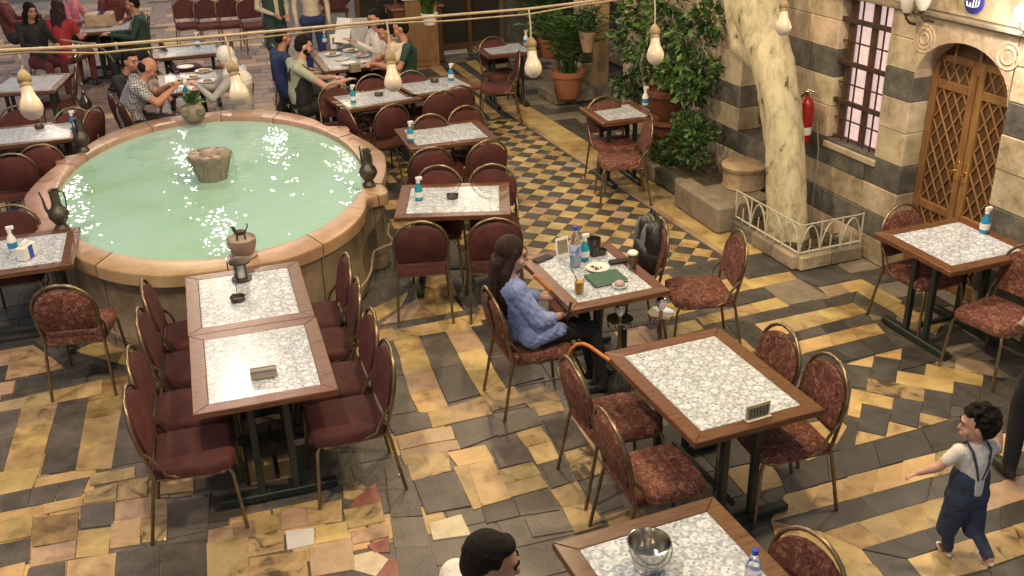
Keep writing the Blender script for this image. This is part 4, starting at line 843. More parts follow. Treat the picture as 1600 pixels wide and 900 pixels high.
def ashtray(px, py, label, z=.752):
    t = tag(MB().build('ashtray', 'bronze'), label, 'ashtray', 'dark ashtrays on the tables') if False else None
    m = MB(); m.lathe([(.040, 0), (.048, .004), (.052, .028), (.046, .03), (.038, .01), (0, .009)], 16); 
    for k in range(3): a = 2*pi*k/3; m.box((.048*cos(a), .048*sin(a), .03), (.016, .016, .008), .002)
    o = m.build('ashtray', 'bronze'); o.location = tuple(at(px, py, z)); return tag(o, label, 'ashtray', 'dark ashtrays on the tables')
for a in ((707, 309, 'dark ashtray on the squared aisle table'), (592, 149, 'dark ashtray on the left half of the double aisle table'), (679, 128, 'dark ashtray on the right half of the double aisle table'), (62, 200, 'dark ashtray on the gleaming left table'), (372, 469, 'dark ashtray on the far half of the long double table'), (937, 396, 'dark ashtray at far side of the table with the green menu')): ashtray(*a)
# card holders
def card(px, py, rz, label, w=.14, h=.085, z=.752, mat='paper'):
    t = thing('card_holder', label, 'card holder', at(px, py, z), rz); m = MB()
    m.box((0, 0, h/2), (w, .012, h), .002); m.build('holder', 'whiteiron', t); m = MB(); m.box((0, -.0085, h/2), (w*.84, .004, h*.72), .001); m.build('printed_card', 'greyst', t)
    m = MB(); m.box((0, 0, .004), (w*1.02, .05, .008), .002); m.build('base', 'whiteiron', t)
    for k in range(6):
        m = MB(); m.box((-w*.34+k*w*.136, -.0108, h/2), (w*.03, .0015, h*.6), .0004); m.build('print_line', 'black', t)
    return t
card(1183, 653, R(2), 'white framed card holder standing at near edge of the empty table', .15, .09)
t = thing('folded_card', 'small grey folded card on the near half of the long table', 'card', at(413, 590), R(-6)); 
for s in (-1, 1):
    m = MB(); m.box((0, s*.022, .030), (.15, .003, .068), .001, T=Matrix.Rotation(R(s*30), 4, 'X')); m.build('face', 'greyst' if s < 0 else 'paper', t)
t = thing('menu_stand', 'white menu card standing at far left of the table with green menu', 'menu card', at(880, 402), R(10)); m = MB(); m.box((0, 0, .075), (.11, .006, .15), .002, T=Matrix.Rotation(R(-8), 4, 'X')); m.build('card', 'paper', t); m = MB(); m.box((0, -.0045, .08), (.085, .003, .10), .001, T=Matrix.Rotation(R(-8), 4, 'X')); m.build('picture', 'greyst', t)
t = thing('tissue_box', 'open white tissue box near the corner of the left edge table', 'tissue box', at(44, 402), R(60)); m = MB(); m.box((0, 0, .05), (.16, .07, .10), .004); m.build('carton', 'paper', t); m = MB(); m.box((.0, -.0365, .05), (.05, .004, .10), .001); m.build('stripe', 'bluecap', t); m = MB(); m.ball((0, 0, .11), (.05, .02, .03), 9); m.build('tissue', 'white', t)
# metal lantern with leaves on the long table, beside the rim
t = thing('table_lantern', 'dark metal lantern stand on the long table against the fountain rim', 'lantern', at(378, 436), 0); m = MB()
for a in range(4): m.tube([(.045*cos(pi/4+a*pi/2), .045*sin(pi/4+a*pi/2), 0), (.045*cos(pi/4+a*pi/2), .045*sin(pi/4+a*pi/2), .13)], .006, 6)
m.lathe([(.07, 0), (.07, .012), (.03, .02)], 14); m.lathe([(.075, .13), (.075, .142), (.03, .16), (0, .165)], 14); m.build('cage', 'bronze', t); m = MB(); m.lathe([(.032, .012), (.034, .12)], 12); m.build('glass', 'fglass', t)
m = MB(); m.tube([at(362, 388, .80), at(366, 430, .80), at(371, 462, .775)], .0025, 5); tag(m.build('bell_wire', 'bronze'), 'thin dark wire hanging over the long table to the ashtray', 'wire')
# the woman's table
def plastic_bottle(px, py, label, z=.752, cap='bluecap', h=.30):
    t = thing('water_bottle', label, 'bottle', at(px, py, z)); k = h/.30
    m = MB(); m.lathe([(.033*k, 0), (.038*k, .008), (.038*k, .08), (.036*k, .085), (.038*k, .09), (.038*k, .17), (.034*k, .21*k), (.016*k, .265*k), (.014*k, .28*k)], 18); m.build('bottle', 'clear', t)
    m = MB(); m.lathe([(.0384*k, .095), (.0384*k, .155)], 18); m.build('paper_band', 'teal' if False else 'bluelabel', t); m = MB(); m.lathe([(.0345*k, .004), (.0355*k, .12), (0, .12)], 14); m.build('water_fill', 'bluewater', t)
    m = MB(); m.lathe([(.0165*k, .275*k), (.0165*k, .30*k), (0, .301*k)], 14); m.build('cap', cap, t); return t
MT['bluelabel'] = rich('blue_white_label', [(.4, (.10, .16, .42)), (.55, (.55, .60, .72))], 22, (.3, .4), .02, 40); MT['bluewater'] = mk('pale_blue_water', (.45, .58, .72), .06, 0, .5, Transmission_Weight=.6, IOR=1.33)
plastic_bottle(899, 416, 'clear water bottle with blue cap on the table with green menu')
bottle_spray(913, 406, 'teal', 'teal spray bottle beside the water bottle at the table with green menu')
t = thing('tumbler', 'dark empty tumbler behind the teal spray bottle at the green menu table', 'glass', at(928, 398)); m = MB(); m.lathe([(.035, 0), (.042, .004), (.05, .13), (.047, .13), (.036, .01), (0, .01)], 18); m.build('glass', 'dglass', t)
t = thing('menu_book', 'dark green closed menu lying on the table by the juice glass', 'menu', at(947, 437), R(-1)); m = MB(); m.box((0, 0, .011), (.23, .17, .016), .003); m.build('pages', 'paper', t)
for zz in (.0025, .0195): m = MB(); m.box((0, 0, zz), (.245, .185, .004), .0015); m.build('cover', 'green', t)
m = MB(); m.box((-.121, 0, .011), (.004, .185, .02), .0015); m.build('spine', 'green', t)
t = thing('juice_glass', 'short glass of amber juice with black straw left of the green menu', 'glass', at(905, 458)); m = MB(); m.lathe([(.026, 0), (.03, .004), (.034, .10), (.032, .10), (.028, .006), (0, .006)], 16); m.build('glass', 'clear', t); m = MB(); m.lathe([(.027, .008), (.0305, .085), (0, .085)], 16); m.build('juice', 'juice', t); m = MB(); m.tube([(.0, 0, .02), (-.02, .015, .12), (-.05, .03, .18)], .003, 6); m.build('straw', 'black', t)
t = thing('iced_coffee', 'tall iced coffee topped with cream near the black backpack', 'glass', at(988, 421)); m = MB(); m.lathe([(.024, 0), (.028, .004), (.036, .13), (.034, .13), (.026, .006), (0, .006)], 16); m.build('glass', 'clear', t); m = MB(); m.lathe([(.0255, .008), (.034, .11), (0, .11)], 16); m.build('coffee', 'coffee', t); m = MB(); m.ball((0, 0, .125), (.038, .038, .022), 12); m.build('foam', 'foam', t)
t = thing('plate', 'white saucer with dark crumbs between water bottle and coffee', 'plate', at(934, 420)); m = MB(); m.lathe([(.05, 0), (.055, .004), (.085, .014), (.083, .017), (.05, .007), (0, .006)], 22); m.build('dish', 'white', t)
for k in range(6): m = MB(); m.ball((random.uniform(-.035, .035), random.uniform(-.035, .035), .012), (random.uniform(.008, .018), .008, .006), 7); m.build('crumb', 'coffee', t)
t = thing('pastry_dish', 'white dish holding a pink grey bun at front of the green menu', 'dish', at(968, 449)); m = MB(); m.lathe([(.035, 0), (.05, .02), (.048, .022), (.03, .005), (0, .004)], 18); m.build('dish', 'white', t); m = MB(); m.ball((0, 0, .028), (.036, .034, .024), 12); m.build('bun', 'bunpink', t)
t = tag(MB().build('x', 'black'), '', '') if False else None
m = MB(); m.box((0, 0, .006), (.15, .075, .010), .004); o = m.build('phone', 'black'); o.location = tuple(at(848, 405)); o.rotation_euler = (0, 0, R(20)); tag(o, 'black phone on the wooden frame at woman\'s end of the table', 'phone')
t = thing('cutlery_roll', 'dark spectacles case lying beside the iced coffee glass', 'case', at(966, 411), R(-4)); m = MB(); m.box((0, 0, .016), (.15, .05, .03), .013); m.build('case', 'black', t)
# the nearest table
q = tp('A', -.06, .235)
q = at(1013, 883); t = thing('ice_bucket', 'polished steel ice bucket on the nearest table', 'bucket', q); m = MB(); m.lathe([(.062, 0), (.068, .004), (.075, .03), (.088, .115), (.094, .12), (.094, .128), (.088, .13), (.083, .115), (.072, .03), (0, .02)], 32); m.build('pail', 'steel', t)
m = MB(); m.tube([(-.092, .0, .112)]+[(-.098*cos(R(a)), -.035*sin(R(a))-.055*sin(R(a)), .112-.06*sin(R(a))) for a in range(15, 166, 15)]+[(.092, 0, .112)], .0035, 6); m.build('bail_handle', 'steel', t)
for s in (-1, 1): m = MB(); m.ball((s*.093, 0, .112), .009, 8); m.build('lug', 'steel', t)
plastic_bottle(1172, 938, 'clear bottle with bright blue cap at bottom edge on nearest table', h=.26)
# crowded tables of the seated groups
def plate(px, py, food, label, r=.11, z=.752):
    t = thing('plate', label, 'plate', at(px, py, z), random.uniform(0, 6)); m = MB(); m.lathe([(r*.6, 0), (r*.65, .004), (r, .018), (r*.97, .021), (r*.62, .008), (0, .007)], 18); m.build('dish', 'white', t)
    if food:
        m = MB()
        for k in range(9): a = random.uniform(0, 6.3); d = random.uniform(0, r*.5); m.ball((d*cos(a), d*sin(a), .018), (random.uniform(.015, .035), random.uniform(.012, .03), random.uniform(.01, .02)), 7)
        m.build('food', food, t)
for a in ((300, 122, 'foodb', 'white plate of bread and meat at the man\'s side of the crowded table'), (318, 112, 'foodb', 'white plate of food before the hijab wearer'), (305, 140, 'bunpink', 'white plate of pink dip by the teal spray bottle'), (290, 106, 0, 'empty white plate at far end of the crowded table'), (325, 128, 'foodb', 'white plate with yellow leftovers at near right of the crowded table'), (278, 128, 'coffee', 'white plate with dark sauce near the man\'s hands'),
          (520, 86, 'foodb', 'white plate of leftovers beside the vest wearer'), (545, 100, 0, 'empty white plate in the middle of the paper strewn table'), (565, 88, 'bunpink', 'white plate of dip near the white sleeved arm'), (548, 80, 'foodb', 'white plate of bread at far end of the paper strewn table')): plate(*a)
def tumbler(px, py, label, mat='clear', h=.12):
    t = thing('drinking_glass', label, 'glass', at(px, py)); m = MB(); m.lathe([(.026, 0), (.03, .004), (.035, h), (.032, h), (.027, .006), (0, .006)], 14); m.build('glass', mat, t)
for a in ((282, 152, 'clear glass in front of the man in checked shirt'), (335, 140, 'clear glass near the hijab wearer'), (276, 112, 'clear glass at far left of the crowded table'), (560, 106, 'clear glass on near side of the paper strewn table'), (530, 76, 'clear glass at far side of the paper strewn table')): tumbler(*a)
t = thing('grey_box', 'grey cardboard box on near edge of the paper strewn table', 'box', at(555, 112), R(5)); m = MB(); m.box((0, 0, .05), (.13, .09, .10), .004); m.build('carton', 'greyst', t)
t = thing('printed_sheet', 'white printed notice standing among papers of the seated group', 'notice', at(526, 76), R(5)); m = MB(); m.box((0, 0, .10), (.16, .006, .20), .002); m.build('sheet', 'paper', t); m = MB(); m.box((0, -.0045, .11), (.11, .003, .09), .001); m.build('print', 'greyst', t)
for i, (a, b, rz) in enumerate(((575, 95, 10), (535, 92, 50), (590, 100, -20))):
    m = MB(); m.box((0, 0, .002), (.21, .15, .003), .001); o = m.build('paper_sheet', 'paper'); o.location = tuple(at(a, b, .7505+.004*i+.002)); o.rotation_euler = (0, 0, R(rz)); tag(o, ('loose white sheet near the folded arms', 'loose white sheet in front of the vest wearer', 'loose white sheet at near right corner of the paper table')[i], 'paper')
t = thing('parcel', 'bright tan paper parcel on the cluttered far left table', 'parcel', at(158, 40), R(-12)); m = MB(); m.box((0, 0, .1), (.42, .30, .20), .02); m.build('wrapping', 'limep', t); m = MB(); m.box((.05, 0, .203), (.1, .31, .006), .002); m.build('print', 'plaque', t)
# ================================================================== LITTER
for px, py, l in ((625, 742, 'small white paper scrap on dark stones by the long table'), (258, 843, 'tiny white scrap near the front left chair leg'), (1218, 835, 'white cigarette end beside the nearest table')):
    m = MB(); m.box((0, 0, .004), (.03, .012, .004), .0015); o = m.build('paper_scrap', 'paper'); o.location = tuple(G(px, py, .004)); o.rotation_euler = (0, .1, random.uniform(0, 3)); tag(o, l, 'litter')
# ================================================================== BACKPACK, WATER PIPES
b = G(1018, 392, .62); t = thing('backpack', 'black backpack slung over the chair back beside the table', 'backpack', (b[0], b[1], .47), R(80))
m = MB(); m.ball((0, 0, .22), (.17, .10, .23), 22); m.ball((0, .0, .12), (.18, .11, .16), 18); m.ball((0, .03, .34), (.12, .07, .10), 16); m.build('body', 'bag', t, 180)
m = MB(); m.ball((0, .08, .14), (.13, .06, .12), 16); m.build('front_pocket', 'bag', t, 180)
for s in (-.07, .08): m = MB(); m.tube([(s, .10*math.sqrt(max(0, 1-((z-.22)/.235)**2-(s/.17)**2))+.012, z) for z in (.40, .35, .30, .24, .18)], .020, 8, flat=.35); m.build('strap', 'grey', t)
m = MB(); m.tube([(-.04, 0, .43), (-.03, 0, .48), (.03, 0, .48), (.04, 0, .43)], .008, 7); m.build('grab_loop', 'black', t)
def hookah(base, label, h=.62, hose=None, k=1.0, src=None):
    t = thing('water_pipe', label, 'water pipe', base)
    m = MB(); m.lathe([(.075, 0), (.085, .01), (.09, .05), (.075, .11), (.03, .17), (.025, .20), (.032, .21)], 18); m.build('glass_vase', 'dglass', t)
    m = MB(); m.lathe([(.022, .19), (.03, .22), (.012, .25), (.014, .3), (.028, .33), (.014, .36), (.011, h-.14), (.022, h-.12), (.014, h-.1), (.012, h-.07)], 14); m.build('stem', 'brass', t)
    m = MB(); m.lathe([(.0, h-.105), (.085, h-.10), (.09, h-.09), (.04, h-.095)], 18); m.build('ash_tray', 'steel', t)
    for i in range(8):
        a = 2*pi*i/8; m = MB(); m.lathe([(.0, 0), (.012, .012), (.014, .03), (.006, .045), (.0, .048)], 8); o = m.build('crystal_drop', 'steel', t); o.location = (.078*cos(a), .078*sin(a), h-.145)
    m = MB(); m.lathe([(.014, h-.07), (.03, h-.045), (.036, h-.01), (.034, h), (.0, h-.008)], 14); m.build('bowl', 'whitetile', t)
    m = MB(); m.ball((0, 0, h+.008), (.036, .036, .022), 10); m.build('foil_cap', 'steel', t); return t
q = G(966, 612); hookah((q[0], q[1], 0), 'water pipe with silver foil cap left of the pair under the table edge', .66)
q = G(1028, 602); hookah((q[0], q[1], 0), 'water pipe with silver foil cap right of the pair, behind the empty table', .66)
q = G(135, 168); hookah((q[0], q[1], 0), 'tall water pipe standing behind the white topped left table', .85)
q = G(442, 178); hookah((q[0], q[1], 0), 'slender water pipe between fountain and the man in the vest', .80); q = G(462, 176); hookah((q[0], q[1], 0), 'squat water pipe at the fountain beside the vest wearer\'s chair', .55)
m = MB(); m.tube([G(*a) for a in ((886, 585, .50), (886, 570, .58), (888, 556, .66), (893, 545, .72), (901, 538, .755), (911, 537, .77), (921, 541, .77), (931, 548, .765), (942, 556, .76), (953, 563, .757))], .011, 8); tag(m.build('pipe_hose', 'orange'), 'orange water pipe hose arching over the corner of the empty table', 'hose')
m = MB(); m.tube([G(*a) for a in ((893, 470, .9), (885, 500, .62), (893, 545, .3), (915, 590, .04), (955, 592, .05))], .010, 7); tag(m.build('pipe_hose', 'brass'), 'dull hose dropping beside the seated woman\'s knees', 'hose')
m = MB(); m.tube([G(*a) for a in ((95, 62, .95), (150, 70, .9), (165, 80, .75), (178, 96, .55))], .014, 7); tag(m.build('pipe_hose', 'cable'), 'yellow pipe hose curving in front of the red clothed sitter', 'hose')
# ================================================================== TREE, PLANTER, PLANTS
def kerbline(pts, name='kerb_stone'): pass
pl = thing('tree_planter', 'low stone planter with white iron hoop fence round the tree', 'planter', (0, 0, 0))
PB = [(.42, -1.31), (.42, -2.28), (1.07, -2.28), (1.07, -1.31)]
for (a, b) in ((0, 1), (1, 2), (3, 0)):
    A, B = np.array(PB[a]), np.array(PB[b]); L = np.linalg.norm(B-A); n = max(2, round(L/.33)); d = (B-A)/L; ang = math.atan2(d[1], d[0])
    for i in range(n):
        c = A+d*L*(i+.5)/n; m = MB(); m.box((0, 0, .065), (L/n-.006, .10, .13), .012); o = m.build('kerb_stone', random.choice(['greyst', 'stone', 'stoned']), pl); o.location = (c[0], c[1], 0); o.rotation_euler = (0, 0, ang)
m = MB(); m.box((.75, -1.8, .05), (.60, .90, .10), .02); stuff(m.build('soil', 'soil', pl))
for (a, b) in ((0, 1), (1, 2)):
    A, B = np.array(PB[a]), np.array(PB[b]); L = np.linalg.norm(B-A); n = 4 if a == 0 else 3; d = (B-A)/L
    for i in range(n):
        m = MB(); p0 = A+d*L*(i+.0)/n; p1 = A+d*L*(i+1)/n; pts = []
        for k in range(13): s = k/12; q = p0+(p1-p0)*s; pts.append((q[0], q[1], .15+.24*math.sin(pi*s)**.7))
        m.tube(pts, .008, 6); m.build('hoop', 'whiteiron', pl)
        m = MB(); q = p0+(p1-p0)*.5; m.tube([(p1[0], p1[1], .13), (p1[0], p1[1], .42)], .008, 6); m.tube([(q[0], q[1], .13), (q[0], q[1], .27)], .006, 6); m.build('picket', 'whiteiron', pl)
    for zz, r in ((.155, .010), (.41, .007)): m = MB(); m.tube([(A[0], A[1], zz), (B[0], B[1], zz)], r, 6); m.build('rail', 'whiteiron', pl)
m = MB(); m.tube([(.42, -1.31, .13), (.42, -1.31, .42)], .009, 6); m.build('picket', 'whiteiron', pl)
m = leaves(260, lambda r: ((.46+.58*r.random(), -2.24+.90*r.random(), .105+.012*r.random()), (0, 0, -.2)), .05, .5, seed=77, droop=0); stuff(m.build('leaf_litter', ['soil', 'leafl'], pl, 0))
def planeY(px, py, v): return PX(px, py, v)
tr = thing('courtyard_tree', 'old tree with pale peeling trunk growing from the fenced planter', 'tree', (.72, -1.75, .08))
def rel(p): return (p[0]-.72, p[1]+1.75, p[2]-.08)
TP = [(1229, 392, .66), (1231, 350, .67), (1230, 290, .68), (1226, 220, .68), (1218, 160, .67), (1207, 100, .66), (1192, 50, .64), (1184, 10, .62), (1174, -60, .6), (1168, -130, .58)]
TR = [.205, .178, .172, .170, .176, .178, .19, .215, .22, .16]
m = MB(); pts = [rel(PX(a, b, v)) for a, b, v in TP]
P = [Vector(p) for p in pts]; fine = []; fr = []
for i in range(len(P)-1):
    for s in range(5): t_ = s/5; fine.append(P[i].lerp(P[i+1], t_)); fr.append(TR[i]*(1-t_)+TR[i+1]*t_)
fine.append(P[-1]); fr.append(TR[-1]); fine[0].z -= .1; m.tube(fine, fr, 26)
for i, v in enumerate(m.v[:len(fine)*26]):
    k = i//26; c = fine[k]; d = Vector(v)-c; a = 2*pi*(i % 26)/26; f = 1+.05*sin(3*a+k*.25)+.035*sin(7*a-k*.5)+.03*random.uniform(-1, 1)+(.25 if k == 0 else .12 if k == 1 else .05 if k == 2 else 0)*(.6+.4*sin(4*a)); q = c+d*f; m.v[i] = (q.x, q.y, q.z)
m.build('trunk', 'bark', tr, 180)
top = P[-2]
for k, (dx, dy, dz, r0, dp) in enumerate(((-.15, .75, 1.1, .13, 7), (.25, -.3, 1.5, .12, 8), (-.5, -.2, 1.2, .10, 8))):
    m = MB(); s = P[dp]; e = s+Vector((dx, dy, dz)); mid = s.lerp(e, .45)+Vector((0, .0, .12)); m.tube([s, s.lerp(mid, .6), mid, mid.lerp(e, .5), e, e+Vector((dx*.4, dy*.4, .5))], [r0, r0*.9, r0*.75, r0*.6, r0*.45, .02], 14); m.build('limb', 'bark', tr, 180)
lm = MB(); s = Vector(rel(PX(1160, 70, .56))); e = Vector(rel(PX(1142, -40, .5))); lm.tube([Vector(rel(PX(1196, 110, .64))), s, e, e+Vector((-.1, .1, .6))], [.09, .115, .10, .06], 14); lm.build('limb', 'bark', tr, 180)
cc = [(P[-1]+Vector((dx, dy, dz)), rr) for dx, dy, dz, rr in ((-.2, 1.0, 1.9, .6), (.3, -.4, 2.2, .65), (-.6, -.3, 1.9, .6), (0, .3, 2.6, .7), (-.3, .4, 2.2, .5))]
def crown_fn(cl):
    def f(r):
        c, rr = cl[r.integers(len(cl))]; d = r.normal(0, 1, 3); d /= np.linalg.norm(d); q = d*rr*r.uniform(.45, 1.05); return (c[0]+q[0], c[1]+q[1], c[2]+q[2]*.8), d
    return f
m = leaves(1500, crown_fn(cc), .13, .55, seed=3); stuff(m.build('crown', ['leafd', 'leafl'], tr, 0))
# stone trough, drum seat
t = thing('stone_block', 'long pale stone trough block lying along the edge of the walk', 'stone block', (.33, -.90, 0), R(-2))
m = MB(); m.box((0, 0, .14), (.20, .86, .28), .03); m.build('block', 'greyst', t)
m = MB(); m.box((.40, .14, .085), (.58, .56, .17), .02); tag(ob('stone_step', m.mesh('stone_step', 'greyst', 0), None, (.33, -.90, 0), R(-2)), 'flat stone slab step behind the trough block', 'stone step')
q = G(1165, 292, .17); t = thing('stone_drum', 'round terracotta coloured stone drum seat left of the tree', 'stone drum', (q[0], q[1]+.05, .17))
m = MB(); m.lathe([(.20, 0), (.215, .01), (.205, .03), (.205, .17), (.225, .19), (.228, .225), (.21, .24), (0, .242)], 28); m.build('drum', 'limep', t, 40)
# raised bed behind the trough with ivy
bed = thing('raised_bed', 'low stone edged bed of ivy at the foot of the striped wall', 'planter', (.75, .45, 0))
for k in range(5): m = MB(); m.box((-.29, -.85+.42*k, .09), (.1, .41, .18), .015); m.build('kerb_stone', 'stoned' if k % 2 else 'greyst', bed)
m = MB(); m.box((.02, 0, .07), (.5, 2.1, .14), .02); stuff(m.build('soil', 'soil', bed))
def leafcloud(name, label, cl, n, size, seed, lw=.55, parent=None, cat='plant'):
    m = leaves(n, crown_fn(cl), size, lw, seed=seed); o = stuff(m.build(name, ['leafd', 'leafl'], parent, 0)); return o
def at_x(px, py, x): return PX(px, py, x)
# ivy mass over the wall (a thing with stems and foliage)
iv = thing('ivy_shrub', 'big climbing shrub covering the wall behind the dark pot', 'plant', (.8, 1.2, 0))
def rl(px, py, x): q = PX(px, py, x); return (q[0]-.8, q[1]-1.2, q[2])
for a in ((1070, 215, 1100, 60), (1010, 150, 1015, -20), (1085, 210, 1050, 20)):
    m = MB(); s, e = Vector(rl(a[0], a[1], .9)), Vector(rl(a[2], a[3], .95)); m.tube([s, s.lerp(e, .3)+Vector((-.05, .06, 0)), s.lerp(e, .7)+Vector((.0, -.05, 0)), e], [.02, .017, .013, .006], 7); m.build('stem', 'bark', iv)
cl = [(rl(px, py, x), r) for px, py, x, r in ((1000, 15, 1.0, .28), (1040, 40, .95, .30), (1085, 60, .95, .28), (1010, 90, .9, .26), (1060, 110, .85, .24), (985, 60, 1.0, .24), (1095, 110, .9, .20), (1110, 30, 1.0, .22), (1045, -10, 1.0, .3), (985, 130, .95, .2), (1080, 140, .8, .16), (1000, -30, 1., .3))]
leafcloud('foliage', '', cl, 2600, .085, 11, .6, iv)
cl = [(rl(px, py, x), r) for px, py, x, r in ((1070, 215, .75, .22), (1085, 235, .72, .18), (1050, 235, .7, .2), (1095, 205, .8, .16), (1035, 250, .62, .17), (1015, 225, .7, .16), (1075, 190, .8, .15))]
leafcloud('low_foliage', '', cl, 1100, .07, 12, .6, iv)
def pot(px, py, z, r, h, mat, label, seed, kind, hgt=1.0, spread=.3, n=900):
    q = G(px, py, z); t = thing('potted_plant', label, 'plant', q)
    m = MB(); m.lathe([(r*.70, 0), (r*.74, .01), (r*.93, h*.78), (r*1.06, h*.80), (r*1.06, h*.98), (r*.98, h), (r*.9, h*.9), (0, h*.88)], 26); m.build('pot', mat, t)
    if kind == 'bush':
        m = MB(); rr = np.random.default_rng(seed)
        for k in range(7): a = rr.uniform(0, 6.3); m.tube([(0, 0, h*.85), (.3*spread*cos(a), .3*spread*sin(a), h+hgt*.35), (.8*spread*cos(a), .8*spread*sin(a), h+hgt*.8)], [.012, .009, .004], 6)
        m.build('stem', 'leafd', t)
        cl = [((rr.normal(0, spread*.5), rr.normal(0, spread*.5), h+hgt*rr.uniform(.15, 1)), spread*rr.uniform(.35, .6)) for k in range(14)]; leafcloud('foliage', '', cl, n, .085, seed, .5, t)
    elif kind == 'palm':
        m = MB(); rr = np.random.default_rng(seed)
        for k in range(n):
            a = rr.uniform(0, 2*pi); L = hgt*rr.uniform(.6, 1.1); sp = spread*rr.uniform(.25, 1.15); d = Vector((cos(a), sin(a), 0)); sd = Vector((-sin(a), cos(a), 0)); b0 = Vector((rr.normal(0, r*.3), rr.normal(0, r*.3), h*.88)); cur = [b0+d*sp*(i/15)**1.5+Vector((0, 0, L*(i/15-.38*(i/15)**2.6))) for i in range(16)]
            m.tube(cur[::3], [.007, .006, .005, .004, .003, .002][:len(cur[::3])], 4, 0)
            for i in range(4, 16):
                tg = (cur[i]-cur[i-1]).normalized(); ll = .20*(1-abs(i-9)/11)*rr.uniform(.7, 1.2)
                for s_ in (-1, 1):
                    e = (sd*s_*.9+tg*.55+Vector((0, 0, -.25+rr.normal(0, .15)))).normalized(); w2 = tg*.012; c = cur[i]; m.add([c-w2, c+e*ll*.5-w2*1.3, c+e*ll, c+e*ll*.5+w2*1.3], [[0, 1, 2, 3]], 0 if rr.random() < .42 else 1)
        stuff(m.build('fronds', ['leafd', 'leafl'], t, 0))
    else:
        m = MB(); rr = np.random.default_rng(seed)
        for k in range(n):
            a = rr.uniform(0, 2*pi); L = hgt*rr.uniform(.55, 1.1); sp = spread*rr.uniform(.3, 1.2); w = rr.uniform(.008, .017); d = Vector((cos(a), sin(a), 0)); sd = Vector((-sin(a), cos(a), 0)); b0 = Vector((rr.normal(0, r*.3), rr.normal(0, r*.3), h*.88)); pv = []
            for s in range(5): u_ = s/4; c = b0+d*sp*u_**1.6+Vector((0, 0, L*(u_-.35*u_**2.4))); ww = w*(1-u_**2)+.001; pv += [c-sd*ww, c+sd*ww]
            m.add(pv, [[2*s, 2*s+1, 2*s+3, 2*s+2] for s in range(4)], 0 if rr.random() < .6 else 1)
        stuff(m.build('fronds', ['leafd', 'leafl'], t, 0))
    return t
pot(887, 151, .15, .22, .36, 'terra', 'bright terracotta pot with tall feathery palm left of the timber post', 21, 'palm', 1.35, .62, 46)
m = MB(); m.box((0, 0, .075), (.62, .62, .15), .02); q = G(884, 156, .0); tag(ob('stone_plinth', m.mesh('stone_plinth', 'greyst', 0), None, (q[0]+.06, q[1]+.1, 0)), 'low square stone plinth under the bright terracotta pot', 'plinth')
pot(1040, 184, .45, .23, .34, 'terrad', 'dark terracotta pot with leafy bush behind the small table', 22, 'bush', .55, .30, 520)
q = G(1045, 190, .45); m = MB(); m.lathe([(.19, 0), (.19, .44), (.23, .445), (.23, .448)], 20); tag(ob('pot_stand', m.mesh('pot_stand', 'terrad', 40), None, (q[0], q[1], 0)), 'dark round stand carrying the dark terracotta pot', 'stand')
pot(672, 38, 1.08, .11, .15, 'white', 'fern in small white pot on top of the lectern', 23, 'frond', .5, .25, 160)
pot(652, 92, .0, .16, .25, 'greyst', 'bright green spiky plant in grey pot left of the lectern', 24, 'frond', .55, .3, 170)
pot(592, 50, .0, .16, .3, 'greyst', 'small palm in grey pot in the far court beside navy trousers', 25, 'palm', .95, .35, 22)
pot(858, 88, .0, .18, .3, 'terra', 'dense feathery palm in the shade left of the pale pillar', 26, 'palm', 1.7, .75, 44)
q = PX(918, 66, .9); t = thing('hanging_pot', 'small pale hanging pot with dark sprigs on the pale pillar', 'plant', (q[0], q[1], q[2]))
m = MB(); m.lathe([(.06, -.12), (.09, 0), (.12, .14), (.115, .14), (0, .11)], 18); m.build('pot', 'limep', t)
m = leaves(260, lambda r: ((r.normal(0, .07), r.normal(0, .07), .17+abs(r.normal(0, .12))), (0, 0, .6)), .09, .3, seed=31); stuff(m.build('foliage', ['leafd', 'leafd'], t, 0))
m = MB()
for a in range(3): m.tube([(.115*cos(2.1*a), .115*sin(2.1*a), .13), (0, 0, .7)], .003, 5)
m.build('chain', 'bronze', t)
